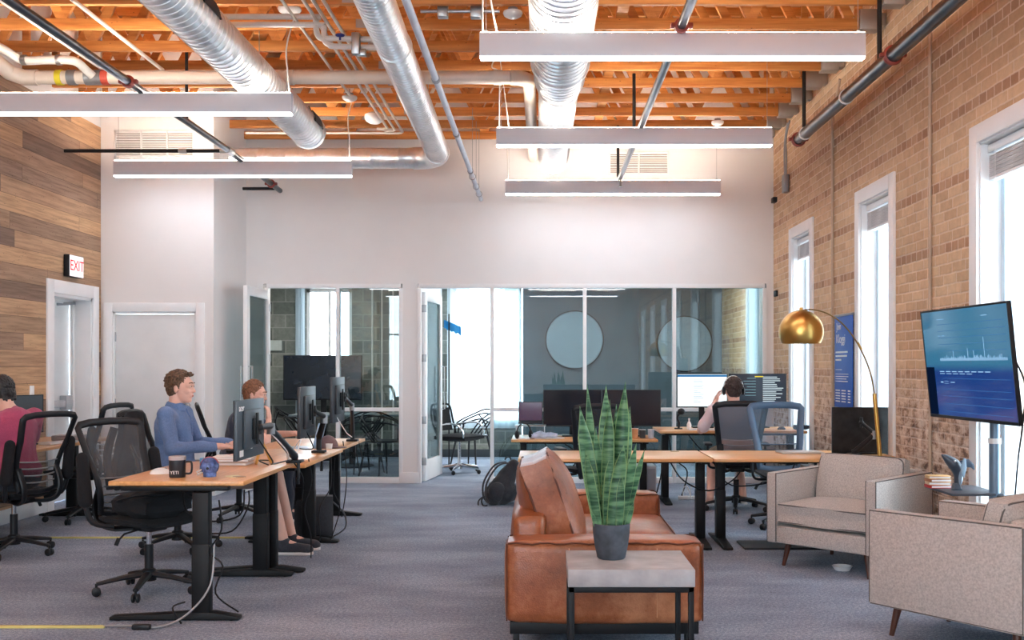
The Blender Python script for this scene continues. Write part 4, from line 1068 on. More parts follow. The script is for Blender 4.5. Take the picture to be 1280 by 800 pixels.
# ------------------------------------------------------------------ side table
tx0, tx1, ty0, ty1, tz = (710-VX)/292., (869-VX)/292., 4.45, 4.92, .53
r = thing('side_table', 'grey concrete topped side table on a black frame in front of the sofa arm', 'side table', ((tx0+tx1)/2, (ty0+ty1)/2, 0)); w, dd = (tx1-tx0)/2, (ty1-ty0)/2
part('tabletop', MB().box(-w, w, -dd, dd, tz-.075, tz, .003), CONC, r)
fr = MB(); e = .012
for sx in (-1, 1): fr.box(sx*(w-.004)-e*(1+sx), sx*(w-.004)+e*(1-sx), -dd+.005, dd-.005, tz-.1, tz-.076, .002)
for sy in (-1, 1): fr.box(-w+.004, w-.004, sy*(dd-.005)-e*(1+sy), sy*(dd-.005)+e*(1-sy), tz-.1, tz-.076, .002)
for sx in (-1, 1): fr.box(sx*(w-.004)-e*(1+sx), sx*(w-.004)+e*(1-sx), -dd+.005, dd-.005, 0, .024, .002)
part('top_frame', fr, BLK, r)
for sx in (-1, 1):
    for sy in (-1, 1):
        part('leg', MB().box(sx*(w-.004)-e*(1+sx), sx*(w-.004)+e*(1-sx), sy*(dd-.005)-e*(1+sy), sy*(dd-.005)+e*(1-sy), .02, tz-.09, .002), BLK, r)
# ------------------------------------------------------------------ snake plant
pc = Vector(((764-VX)/275., 4.72, tz))
r = thing('snake_plant', 'tall snake plant with banded green leaves in a dark grey pot', 'plant', pc)
part('pot', MB().lathe([(0, 0), (.058, 0), (.064, .006), (.076, .06), (.084, .12), (.0855, .158), (.0825, .161), (.079, .158), (.079, .13), (0, .13)], 40), plain('pot_slate', (66, 74, 84), .75, var=.3, vs=14.), r)
sm = MB().lathe([(0, .138), (.079, .132)], 24, None, False)
for i in range(90):
    a = random.random()*2*PI; q = .072*math.sqrt(random.random()); sm.ell((q*math.cos(a), q*math.sin(a), .14), (.008, .007, .006), None, 6, 4)
part('moss', sm, plain('dry_moss', (150, 160, 96), .9, var=.3, vs=60.), r)
def leaf(bx, by, tipx, tipz, w, dy=0., curve=0., twist=0.):
    """blade from the soil to a pointed tip; local metres"""
    w *= .86; m = MB(); n = 22; k = 14; rows = []
    tw0 = twist
    for i in range(n+1):
        t = i/n
        c = Vector((bx+(tipx-bx)*(t*(1-.35*curve)+curve*.35*t*t*1.0), by+dy*t*t, .12+(tipz-.12)*t))
        wd = w/2*(.55+.75*math.sin(PI*min(1, t*.9+.08))**.8)*(1 if t < .72 else max(.02, 1-((t-.72)/.28)**1.4))
        a = tw0*(1-t*.5); sd = Vector((math.cos(a), math.sin(a), 0)); nm = Vector((-math.sin(a), math.cos(a), 0))
        row = []
        for j in range(k+1):
            s = 2*j/k-1
            row.append(m.bm.verts.new(c+sd*s*wd+nm*(.28*wd*s*s)+nm*.0))
        rows.append(row)
    for i in range(n):
        for j in range(k):
            m.mi = 1 if j in (0, k-1) else 0
            m._f([rows[i][j], rows[i][j+1], rows[i+1][j+1], rows[i+1][j]])
    ret = bmesh.ops.solidify(m.bm, geom=list(m.bm.faces), thickness=.0035)
    return m
def lx(px_, s=275.): return (px_-764)/s
def lz_(py, s=275.): return (695-py)/s*.985
LV = [(750, 724.5, 502, 18, -.01, .1, .3), (751, 734, 473, 11, .03, -.5, .5), (757, 758, 475, 17, .035, 0, .2), (756, 762, 494, 15, -.0, .3, -.5), (768, 782, 471, 18, .02, .2, -.4),
      (772, 788, 503, 15, .03, -.6, .3), (763, 779, 549, 17, -.05, .3, -.2), (775, 795, 549, 14, -.02, .2, .5), (779, 806, 556, 9, 0, .4, .2), (749, 731, 556, 11, -.04, -.2, -.3),
      (760, 752, 520, 15, .04, 0, .4), (770, 771, 500, 14, .05, .2, -.2), (781, 792, 622, 6, -.03, .4, 0), (747, 740, 636, 6, -.04, .2, 0), (758, 764, 560, 14, .0, 0, .9), (752, 745, 530, 14, .02, 0, .6), (773, 776, 585, 10, -.055, 0, .1)]
for bx, tx_, ty_, w, by, cu, tw in LV:
    o = link('leaf', leaf(lx(bx), by*.8, lx(tx_), lz_(ty_), w/275., 0, cu, tw).mesh('leaf', 60), [GREEN, LEDGE], r)
# ------------------------------------------------------------------ arc lamp
r = thing('arc_floor_lamp', 'brass arc floor lamp with dome shade behind the armchair', 'floor lamp', (2.49, 7.70, 0))
bx_, by_ = 2.49, 7.70
part('lamp_base', MB().lathe([(0, 0), (.13, 0), (.135, .01), (.13, .03), (0, .032)], 36, Matrix.Translation((-.0, 0, 0))), CONC, r)
s = F/7.7
def lp_(x, y): return Vector(((x-VX)/s-bx_, 0, H-(y-VY)/s))
part('pole', MB().tube([(0, 0, .03), (-.0, 0, .7), lp_(1093, 492)], .0155, 12), BRASSP, r)
arcp = smooth_path([lp_(1093, 493), lp_(1089, 470), lp_(1080, 445), lp_(1066, 420), lp_(1050, 402), lp_(1032, 391), lp_(1015, 387), lp_(1003, 388)], 5)
part('arc_arm', MB().tube(arcp, .0055, 10), plain('antique_brass', (150, 124, 78), .3, .95), r)
part('arm_joint', MB().tube([lp_(1072, 428), lp_(1077, 437)], .008, 10), BRASSP, r)
Sc = lp_(1001.5, 415); Rr = 27.5/s
sh = part('lamp_shade', MB().lathe([(Rr*math.sin(a), Rr*math.cos(a)) for a in [i*PI/40 for i in range(0, 27)]]+[(Rr*.86*.99, -Rr*.52), (Rr*.975*math.sin(PI*.62), Rr*.975*math.cos(PI*.62))]+[(Rr*.975*math.sin(a), Rr*.975*math.cos(a)) for a in [i*PI/20 for i in range(12, -1, -1)]], 48, Matrix.Translation(Sc), False), BRASS, r)
part('shade_cap', MB().lathe([(0, Rr+.02), (.012, Rr+.018), (.014, Rr), (.022, Rr-.004)], 16, Matrix.Translation(Sc)), BRASSP, sh)
part('shade_diffuser', MB().lathe([(0, -Rr*.42), (Rr*.88, -Rr*.42), (Rr*.88, -Rr*.4), (0, -Rr*.4)], 36, Matrix.Translation(Sc)), plain('shade_inside', (150, 152, 160), .6), sh)
part('bulb', MB().ell(Sc+Vector((0, 0, -Rr*.36)), (.02, .02, .03)), TRIM, sh)

r = thing('shoulder_bag', 'black bag slumped on the seat of the empty chair at the mug desk', 'bag', (-2.42, 6.42, .475), -.5)
m = MB().pillow((0, 0, .075), (.3, .36, .14), None, 12, .35, .5, .05, 3); dent(m, .02, 9)
part('bag_body', m, BLF, r)
part('shoulder_strap', MB().tube(smooth_path([(-.1, -.15, .1), (-.02, -.22, .12), (.1, -.18, .15), (.14, 0, .14)], 5), .012, 8, ell=(1.5, .5)), BLF, r)
# ------------------------------------------------------------------ television on a wheeled stand
tvY0, tvY1 = 5.46, 6.56
c = Vector((2.44, 6.01, 1.415)); Wt, Ht = 1.10, .665
r = thing('television', 'large television on a stand at the right, tilted, showing a blue dashboard', 'television', c)
r.rotation_euler = (0, math.radians(-5.5), math.atan2(.0, -1)+.055) if False else (0, 0, 0)
# local frame: +X out of the screen, Y along the width; matrix faces the sofa
def tv_M():
    right = Vector((2.47-2.41, tvY0-tvY1, 0)).normalized()       # to the right as seen from the sofa
    up = Vector((-.105, 0, 1)); up = (up-right*up.dot(right)).normalized()
    n = right.cross(up)
    return Matrix((n, right, up)).transposed()   # local x = normal, local y = viewer's left
r.rotation_euler = tv_M().to_euler()
part('housing', MB().box(-.018, 0, -Wt/2, Wt/2, -Ht/2, Ht/2, .004).box(-.045, -.015, -Wt/3, Wt/3, -Ht/3, Ht/4, .01), BLP, r)
part('bezel', MB().box(0, .006, -Wt/2, Wt/2, Ht/2-.012, Ht/2, .002).box(0, .006, -Wt/2, Wt/2, -Ht/2, -Ht/2+.02, .002).box(0, .006, -Wt/2, -Wt/2+.012, -Ht/2, Ht/2, .002).box(0, .006, Wt/2-.012, Wt/2, -Ht/2, Ht/2, .002), BLP, r)
def screen_mat(name, c1, c2, st, gl=.08):
    t = NT(name); co = t.n('TexCoord').outputs['Object']; sp = t.n('SeparateXYZ'); t.l(co, sp.inputs[0])
    col = t.ramp(t.math('ADD', .5, t.math('MULTIPLY', sp.outputs[2], 1.6)), [(0., lin(c1)), (.42, lin(c1)), (.5, lin(c2)), (1., lin(c2))])
    b = t.n('BsdfPrincipled'); b.inputs['Base Color'].default_value = (.01, .012, .02, 1); b.inputs['Roughness'].default_value = .09
    t.l(col, b.inputs['Emission Color']); b.inputs['Emission Strength'].default_value = st*.45
    MATS[name] = t.done(b.outputs[0]); return MATS[name]
TVM = screen_mat('tv_picture_reflection', (12, 50, 112), (44, 100, 130), .9)  # lighter upper half: room reflection painted into the screen colour
sc_o = part('screen', MB().box(.0, .003, -Wt/2+.012, Wt/2-.012, -Ht/2+.02, Ht/2-.012), TVM, r)
GL = emit('graph_white', (150, 190, 225), .8); GD = emit('graph_dim', (70, 125, 185), .6)
def tvb(m, x, y, w, h): m.box(.0032, .0042, -Wt/2+x*Wt, -Wt/2+(x+w)*Wt, Ht/2-(y+h)*Ht, Ht/2-y*Ht)
g = MB(); random.seed(3)
for i in range(90):
    x = .2+.75*i/90; h = .01+.03*random.random()**3+(.16 if i in (62,) else .06 if i in (20, 40, 48) else 0); tvb(g, x, .46-h, .0035, h+.008)
tvb(g, .2, .47, .75, .002)
part('graph_trace', g, GL, sc_o)
g = MB()
for y in (.14, .2, .26, .32, .38, .63, .73, .79, .86, .93): tvb(g, .2, y, .75, .0035)
part('graph_gridline', g, GD, sc_o)
g = MB()
for i in range(8): tvb(g, .18+.075*i, .565, .055, .008)
for i in range(5): tvb(g, .18+.08*i, .585, .06, .006)
tvb(g, .2, .09, .09, .007); tvb(g, .72, .09, .06, .007); tvb(g, .2, .24, .03, .008); tvb(g, .25, .24, .03, .008); tvb(g, .18, .66, .03, .012); tvb(g, .225, .655, .05, .003); tvb(g, .225, .675, .05, .003); tvb(g, .3, .662, .05, .007)
part('screen_print', g, GL, sc_o)
part('side_panel', MB().box(.0031, .0039, -Wt/2+.012, -Wt/2+.012+.1*Wt, -Ht/2+.02, -.02), emit('tv_side', (10, 24, 50), .6), sc_o)
r = thing('television_stand', 'grey post stand with a small shelf holding up the television', 'stand', (2.6, 6.0, 0))
Sm = plain('blue_grey_metal', (112, 136, 158), .4, .4)
part('post', MB().tube([(0, 0, .03), (0, 0, .98)], .031, 18), Sm, r)
part('post', MB().tube([(0, 0, .96), (0, 0, 1.5)], .027, 18), Sm, r)
part('post_collar', MB().tube([(0, 0, .955), (0, 0, .985)], .036, 18), TRIM, r)
part('mount_plate', MB().box(-.115, -.02, -.2, .2, 1.25, 1.31, .004).box(-.115, -.02, -.2, .2, 1.47, 1.53, .004).box(-.1, .02, -.05, .05, 1.25, 1.55, .004), BLK, r)
part('shelf', MB().box(-.26, .04, -.03, .40, .655, .67, .003).box(.0, .03, -.05, .05, .6, .66, .004), plain('dark_shelf', (66, 72, 82), .45), r)
part('foot_frame', MB().box(-.22, .06, -.03, .03, .05, .08, .006).box(-.22, -.16, -.04, .3, .05, .08, .006).box(.02, .07, -.2, .3, .05, .08, .006), BLK, r)
for x_, y_ in ((-.19, 0.0), (-.19, .27), (.045, -.17), (.045, .27)):
    part('caster', MB().lathe([(0, -.01), (.025, -.01), (.025, .01), (0, .01)], 16, Matrix.Translation((x_, y_, .025)) @ Matrix.Rotation(PI/2, 4, 'X')).tube([(x_, y_, .025), (x_, y_, .055)], .008, 8), BLP, r)
bundle_later = 0
cord('thin black cable hanging behind the right side of the television', [(2.52, 5.58, 1.45), (2.545, 5.5, 1.3), (2.56, 5.56, 1.1), (2.66, 5.85, .8), (2.68, 5.98, .2)], .005, BLP)
# shark figure and books on the shelf
def pix(x, y, Y): return P(x, y, Y)
sp_ = Vector((2.435, 6.16, .67))
r = thing('shark_figurine', 'grey blue shark figurine standing upright on the television stand shelf', 'figurine', sp_)
SH = plain('shark_grey', (60, 70, 84), .35, var=.1); SHL = plain('shark_belly', (140, 166, 186), .35)
k = 1/211.
def sk(x, y, dy=0.): return Vector(((x-1201)*k, dy, (616-y)*k))
bpth = smooth_path([sk(1203, 616), sk(1204, 607), sk(1205, 598), sk(1203, 590), sk(1199, 584), sk(1192, 578), sk(1184, 572)], 5)
kr = [.016, .02, .027, .034, .037, .026, .003]
body = MB().tube(bpth, [kr[min(5, q//5)]+(kr[min(6, q//5+1)]-kr[min(5, q//5)])*(q % 5)/5 if q < 30 else .003 for q in range(len(bpth))], 16)
part('body', body, SH, r)
part('dorsal_fin', MB().prism([(.0, 0), (.055, .012), (.088, -.022), (.092, -.058), (.07, -.04), (.03, -.035), (-.01, -.045)], .014, Matrix.Translation(sk(1206, 580)) @ Matrix.Rotation(PI/2, 4, 'X'), .004), SH, r)
part('pectoral_fin', MB().prism([(0, 0), (.018, .06), (.03, .055), (.035, .0), (.02, -.06), (.0, -.03)], .012, Matrix.Translation(sk(1204, 588, -.045)) @ Matrix.Rotation(PI/2, 4, 'X'), .003), SHL, r)
part('tail_fin', MB().prism([(-.03, 0), (.035, 0), (.025, .012), (.015, .04), (-.015, .04), (-.02, .012)], .04, Matrix.Translation(sk(1202, 616)) @ Matrix.Rotation(PI/2, 4, 'X'), .005), SH, r)
part('belly', MB().ell(sk(1206, 598, -.012), (.014, .03, .06)), SHL, r)
for sd in (-1, 1): part('eye', MB().ell(sk(1198.5, 580, -.028*1) if sd < 0 else sk(1198.5, 580, .028), (.007, .006, .007)), TRIM, r)
for i, (cc, lb) in enumerate((((196, 40, 36), 'red book at the bottom of the small pile beside the shark'), ((226, 198, 160), 'cream book in the small pile, directly on the red book'), ((180, 120, 84), 'brown book, third up in the small pile beside the shark'), ((222, 184, 128), 'tan book on top of the small pile beside the shark'))):
    r = thing('book', lb, 'book', (2.375, 6.27, .67+.0185*i+.0), .1*(-1)**i, 'books piled beside the shark')
    part('cover', MB().box(-.065, .065, -.045, .045, 0, .0035, .001).box(-.065, .065, -.045, .045, .0145, .018, .001).box(-.065, -.06, -.045, .045, 0, .018, .001), plain('book_%d' % i, cc, .5), r)
    part('page_block', MB().box(-.06, .061, -.042, .042, .0035, .0145), TRIM, r)
# ------------------------------------------------------------------ monitors (screen faces local +X)
def make_monitor(label, loc, rz, w, h, scr=None, tilt=0., group=None, logo=None, stickers=False, thick=.04, stand=None, name='monitor', bez=.008, backm=None):
    r = thing(name, label, 'monitor', loc, 0, group or 'computer monitors on the desks'); r.rotation_euler = (0, tilt, rz)
    bk = backm or plain('monitor_shell', (66, 76, 84), .4)
    b = MB().box(-.02, 0, -w/2, w/2, -h/2, h/2, .004)
    b.box(-thick, -.015, -w*.32, w*.32, -h*.33, h*.33, .012)
    part('housing', b, bk, r)
    part('bezel', MB().box(0, .004, -w/2, w/2, h/2-bez, h/2, .001).box(0, .004, -w/2, w/2, -h/2, -h/2+bez*1.6, .001).box(0, .004, -w/2, -w/2+bez, -h/2, h/2, .001).box(0, .004, w/2-bez, w/2, -h/2, h/2, .001), BLP, r)
    so = part('screen', MB().box(0, .002, -w/2+bez, w/2-bez, -h/2+bez*1.6, h/2-bez), scr or SCRB, r)
    part('mount_plate', MB().box(-thick-.012, -thick, -.055, .055, -.06, .06, .004).box(-thick-.02, -thick-.01, -.02, .02, -.09, .09, .003), BLK, r)
    if logo: text_part('logo', logo, .055, LW, r, face_M((-.0215, w*.36 if False else (w/2-.075), h/2-.045), (0, -1, 0), (0, 0, 1)))
    if stickers: part('sticker', MB().box(-.0215, -.02, w/2-.11, w/2-.04, -h/2+.02, -h/2+.055).box(-.0215, -.02, -.02, .01, -h/2+.05, -h/2+.095), TRIM, r)
    if stand:
        part('stand_neck', MB().box(-thick-.02, -thick+.005, -.03, .03, -stand+.01, 0, .004), BLK, r)
        part('stand_foot', MB().box(-thick-.1, .09, -.11, .11, -stand, -stand+.012, .004), BLK, r)
    return r, so
def make_arm(label, base, mid, head, rr=.022, post=.12, face=None, group=None):
    base, mid, head = Vector(base), Vector(mid), Vector(head)
    r = thing('monitor_mount', label, 'monitor arm', base, 0, group or 'monitor arms on the desks'); a = Vector((0, 0, post)); md = mid-base; hd = head-base
    part('desk_clamp', MB().box(-.05, .05, -.045, .045, .001, .02, .004).box(.015 if base.x < 0 else -.02, .03, -.02, .02, -.11, .0, .004).tube([(.02, 0, -.1), (.02, 0, -.14)], .012, 8), BLP, r)
    part('post', MB().tube([(0, 0, .01), a], .02, 14), BLP, r)
    part('lower_arm', MB().tube([a-Vector((0, 0, .02)), md], [rr*1.15, rr*.9], 10, ell=(1, 1.25)), BLP, r)
    part('elbow_joint', MB().tube([md-Vector((0, 0, .03)), md+Vector((0, 0, .035))], rr*1.2, 14), GREYP, r)
    part('upper_arm', MB().tube([md+Vector((0, 0, .02)), hd], [rr, rr*.8], 10), BLP, r)
    part('head_joint', MB().ell(hd, (rr*1.15,)*3).tube([hd-Vector((0, 0, .04)), hd+Vector((0, 0, .04))], rr*.7, 10), BLP, r)
    return r
make_monitor('monitor back with white logo on the near left desk, nearest monitor', (-1.70, 5.97, 1.045), PI, .54, .335, logo='acer', stickers=True)
make_arm('black monitor arm rising from the far corner of the mug desk', (-1.64, 6.85, .765), (-1.655, 6.3, 1.02), (-1.64, 5.99, 1.05), .021, .06)
make_monitor('monitor seen edge-on above the middle desk of the left row', (-1.76, 7.68, 1.065), PI-.0, .5, .37, backm=plain('monitor_shell_black', (48, 52, 58), .4))
make_arm('black monitor arm standing on the middle desk of the left row', (-1.72, 7.95, .74), (-1.66, 7.86, 1.0), (-1.7, 7.70, 1.07), .02, .14)
make_monitor('monitor seen edge-on above the farthest desk of the left row', (-1.76, 8.82, 1.12), PI-.0, .52, .38, backm=MATS['monitor_shell_black'])
make_arm('black monitor arm leaning on the farthest desk of the left row', (-1.74, 9.45, .72), (-1.7, 9.2, 1.04), (-1.7, 8.85, 1.14), .018, .1)
make_monitor('black monitor beside the head of the person in pink', (-4.46, 8.85, .99), -.35, .5, .33, scr=plain('grey_screen', (70, 78, 84), .3), stand=.26)
BK2 = screen_mat('idle_screen', (16, 17, 22), (22, 23, 28), .25)
s = F/10.98
def rowm(x0, x1, y0, y1, Y, label, scr, grp, stand, tilt=0.):
    s = F/Y; w = (x1-x0)/s; h = (y1-y0)/s; cx = ((x0+x1)/2-VX)/s; cz = H-((y0+y1)/2-VY)/s
    return make_monitor(label, (cx, Y, cz), -PI/2, w, h, scr=scr, group=grp, stand=cz-stand, tilt=tilt, name='monitor')
rowm(679, 752, 487, 533, 10.95, 'black blank monitor on the desk by the glazing, left one of the touching pair', BK2, None, .667)
rowm(752.5, 826, 487, 533, 10.95, 'black blank monitor on the desk by the glazing, right one of the touching pair', BK2, None, .667)
WS = screen_mat('white_page', (226, 240, 246), (232, 244, 250), .95)
m1, so = rowm(846, 909.5, 467, 509.5, 11.0, 'monitor with a bright white page left of the person in headphones', WS, None, .754)
g = MB().box(.0022, .0032, -.262, .262, .145, .168); part('toolbar', g, emit('bar_blue', (60, 120, 170), .8), so)
g = MB(); random.seed(5)
for i in range(13): y_ = .12-.02*i; w = .03+.07*random.random(); g.box(.0022, .003, -.09, -.08+w, y_-.002, y_+.002)
part('page_text', g, emit('text_grey', (150, 168, 176), .8), so)
DKS = screen_mat('code_screen', (42, 50, 58), (42, 50, 58), .8)
m2, so = rowm(911, 983, 467, 510, 11.0, 'monitor with dark code window right of the person in headphones', DKS, None, .754)
g = MB()
for i in range(16):
    w = .12+.1*random.random(); y_ = .145-.0195*i; g.box(.0022, .003, .055, .06+w, y_-.004, y_+.004)
part('code_text', g, emit('text_light', (196, 214, 220), .85), so)
g = MB()
for i in range(7): g.box(.0022, .003, -.1-.05*random.random(), -.02, .13-.03*i, .135-.03*i)
part('sidebar_text', g, emit('text_teal', (120, 160, 170), .8), so)
part('yellow_tab', MB().box(.0022, .0032, -.03, .06, .145, .156), emit('tab_yellow', (230, 210, 60), .8), so)
rowm(1040, 1112, 509, 571, 8.35, 'black monitor back to back with the armchair, behind the brass lamp pole', plain('scratched_black', (30, 30, 32), .3, var=.6, vs=14.), None, .70)
make_arm('black folded monitor arm in front of the monitor behind the armchair', (2.42, 8.12, .70), (2.58, 8.14, .86), (2.49, 8.16, .96), .016, .05)
# meeting-room television
r = thing('wall_television', 'large black television behind the left glazing', 'television', (px(403)*16.0/12.46*0+(403.5-VX)*15.6/F, 15.6, H-(472-VY)*15.6/F))
w, h = 98*15.6/F, 56*15.6/F
part('housing', MB().box(-w/2, w/2, -.03, .04, -h/2, h/2, .006), BLP, r)
part('screen', MB().box(-w/2+.015, w/2-.015, -.033, -.03, -h/2+.02, h/2-.015), plain('tv_navy', (20, 30, 44), .15, var=.3, vs=3.), r)
part('floor_post', MB().box(-.04, .04, .04, .1, -r.location.z, 0, .006).box(-.35, .35, -.2, .25, -r.location.z, -r.location.z+.03, .008), BLK, r)
# ------------------------------------------------------------------ laptops and small things on desks
def make_laptop(label, loc, rz, w=.3, open_=1.85, scr=None, body=None):
    r = thing('laptop', label, 'laptop', loc, rz); bd = body or GREYP
    part('keyboard_base', MB().box(-.11, .11, -w/2, w/2, 0, .014, .004), bd, r)
    l = part('lid', MB().box(-.005, .003, -w/2, w/2, 0, .21, .003), bd, r); l.location = (-.11, 0, .012); l.rotation_euler = (0, -(open_-PI/2), 0)
    q = part('screen', MB().box(.003, .0042, -w/2+.008, w/2-.008, .012, .202), scr or SCRB, l)
    return r
make_laptop('open laptop with a dim purple screen beside the black blank monitors', (-.14, 10.8, .81), -PI/2, .25, 1.75, screen_mat('purple_screen', (54, 44, 76), (60, 50, 84), .5), BLP)
single('laptop_riser', MB().box(-.16, .16, -.12, .1, .115, .125, .003).box(-.15, -.14, -.12, .1, 0, .12, .003).box(.14, .15, -.12, .1, 0, .12, .003), STEEL, 'low metal riser under the open laptop on the desk by the glazing', 'laptop stand', loc=(-.14, 10.8, .683) if False else (-.14, 10.8, .668))
make_laptop('laptop with a pale blue lid on the farthest desk of the left row', (-1.98, 8.55, .722), PI, .3, 1.8, None, plain('pale_blue_lid', (150, 178, 206), .4))
# mug
r = thing('travel_mug', 'black insulated mug with clear lid and handle on the near desk', 'mug', ((222-VX)/218., 5.96, .765), 0)
part('mug_body', MB().lathe([(0, 0), (.042, 0), (.045, .004), (.047, .09), (.047, .1), (.043, .1), (.042, .012), (0, .01)], 32), plain('mug_black', (38, 42, 50), .35), r)
part('lid', MB().lathe([(.048, .1), (.049, .118), (.044, .122), (0, .12)], 32), plain('clear_lid', (200, 190, 190), .2), r)
part('handle', MB().tube(smooth_path([(.044, 0, .088), (.072, 0, .09), (.082, 0, .078), (.082, 0, .04), (.072, 0, .022), (.044, 0, .022)], 4), .006, 8), MATS['mug_black'], r)
text_part('mug_lettering', 'YETI', .026, LW, r, face_M((.0, -.0478, .03), (1, 0, 0), UP))
# mini football helmet
r = thing('mini_helmet', 'small blue toy football helmet on the near desk', 'helmet', ((261-VX)/217., 5.99, .765), 0)
HB = plain('helmet_blue', (96, 120, 180), .25, var=.5, vs=30.)
part('shell', MB().lathe([(.052*math.sin(a), .052*math.cos(a)) for a in [i*PI/24 for i in range(0, 18)]]+[(.036, -.034)], 28, Matrix.Translation((.006, 0, .06)), False), HB, r)
part('stripe', MB().tube(arc((.006, 0, .06), .35, PI*.98, .0535, 14), .0065, 8, ell=(1.5, .4)), plain('helmet_red', (200, 90, 110), .4), r)
part('face_guard', MB().tube(smooth_path([(-.03, -.04, .045), (-.062, -.02, .03), (-.066, 0, .028), (-.062, .02, .03), (-.03, .04, .045)], 4), .0035, 6).tube(smooth_path([(-.03, -.04, .03), (-.058, -.02, .014), (-.06, 0, .012), (-.058, .02, .014), (-.03, .04, .03)], 4), .0035, 6).tube([(-.066, 0, .028), (-.06, 0, .012)], .003, 6), TRIM, r)
part('ear_hole', MB().lathe([(0, 0), (.008, 0), (.008, .004), (0, .004)], 12, Matrix.Translation((.01, -.0515, .052)) @ Matrix.Rotation(PI/2, 4, 'X')), BLP, r)
part('base_ring', MB().lathe([(.02, 0), (.036, 0), (.038, .026), (.034, .028)], 20, Matrix.Translation((.006, 0, 0))), HB, r)
# mouse, cards, papers, books
r = thing('computer_mouse', 'white mouse on the near desk left of the black mug', 'mouse', ((199-VX)/212., 6.15, .765), .3)
part('mouse_body', MB().ell((0, 0, .0), (.06, .034, .036), None, 20, 14), TRIM, r)
part('scroll_wheel', MB().ell((.03, 0, .031), (.008, .004, .005)), GREYP, r)
r = thing('snack_packet', 'small blue and white packet standing behind the toy helmet', 'packet', ((258-VX)/207., 6.27, .765), .2)
part('packet_body', MB().box(-.035, .035, -.012, .012, 0, .085, .006), plain('packet_blue', (90, 160, 206), .5, var=.4, vs=40.), r)
part('packet_label', MB().box(-.02, .02, -.0135, -.012, .03, .06, .0005), TRIM, r)
for i, (z, lb, cc) in enumerate(((0, 'thick pale book at the bottom under the hands of the person in blue', (226, 214, 206)), (.022, 'pink grey book in the middle of the pile by the acer-side desk edge'.replace('acer-side ', ''), (206, 176, 168)), (.04, 'open white notebook on top of the pile by the person in blue', (242, 240, 238)))):
    r = thing('book', lb, 'book', (-2.02+.01*i, 6.72, .767+z), .05*i-.03, 'books near the person in blue')
    part('cover', MB().box(-.12, .12, -.085, .085, 0, .003, .001).box(-.12, .12, -.085, .085, .015, .018, .001).box(-.12, -.115, -.085, .085, 0, .018, .001), plain('bcover_%d' % i, cc, .6), r)
    part('page_block', MB().box(-.115, .118, -.082, .082, .003, .015), TRIM, r)
r = thing('sticky_note', 'pale yellow paper slip lying on the near desk below the monitor', 'paper', (-1.78, 5.98, .766), .6)
part('sheet', MB().box(-.04, .04, -.06, .06, 0, .001).box(-.03, .04, -.05, .07, .001, .002), plain('paper_cream', (240, 222, 170), .7), r)
r = thing('wooden_stand', 'small yellow wooden easel stand on the mug desk behind the monitor', 'stand', (-1.93, 6.78, .765), .1)
WD = wood_mat('pine_yellow', (206, 150, 70), (230, 180, 100), 2, 6.)
for k, (x0, x1) in enumerate(((-.05, -.03), (.09, .07))):
    part('leg', MB().beam((x0-.03, -.05, 0), (x0, 0, .15), .016, .012, .002).beam((x0+.05, .05, 0), (x0, 0, .15), .016, .012, .002), WD, r)
part('top_rail', MB().beam((-.055, 0, .15), (.1, 0, .15), .014, .016, .002), WD, r)
r = thing('cap', 'brown baseball cap resting on the farthest desk of the left row', 'cap', (-1.79, 8.62, .722), -.5)
CB = fabric_mat('cap_brown', (124, 96, 96), 300., .15)
part('crown', MB().lathe([(.085*math.sin(a), .105*math.cos(a)) for a in [i*PI/20 for i in range(0, 11)]], 28, Matrix.Translation((0, 0, .002)), False), CB, r)
part('brim', MB().prism([(.0, -.075), (.06, -.07), (.115, -.04), (.13, 0), (.115, .04), (.06, .07), (0, .075)], .006, Matrix.Translation((.05, 0, .012)), .002), CB, r)
part('button', MB().ell((0, 0, .107), (.008, .008, .005)), CB, r)
def cup(label, loc, rr, hh, mat, cat='cup'):
    r = thing('paper_cup', label, cat, loc)
    part('cup_body', MB().lathe([(0, 0), (rr*.85, 0), (rr, hh), (rr*.93, hh), (rr*.8, .006), (0, .006)], 24), mat, r)
    part('rim', MB().tube(arc((0, 0, hh), 0, 2*PI, rr, 20, Vector((1, 0, 0)), Vector((0, 1, 0))), .002, 6), TRIM, r)
cup('white cup at the edge of the left row beside the brown cap', (-1.74, 8.42, .722), .028, .05, TRIM)
cup('white paper cup near the base of the arm on the mug desk', (-1.74, 7.15, .742), .032, .07, TRIM)
cup('tan cup on the desk with the blank monitors', ((792-VX)/121., 10.6, .667), .036, .1, plain('tan_cup', (214, 160, 116), .5))
cup('dark jar with a pale lid beside the tan cup', ((802-VX)/121., 10.65, .667), .034, .085, plain('dark_jar', (70, 74, 80), .3), 'jar')
cup('blue white can right of the dark jar', ((812-VX)/121., 10.6, .667), .033, .09, plain('can_white', (186, 198, 214), .35), 'can')
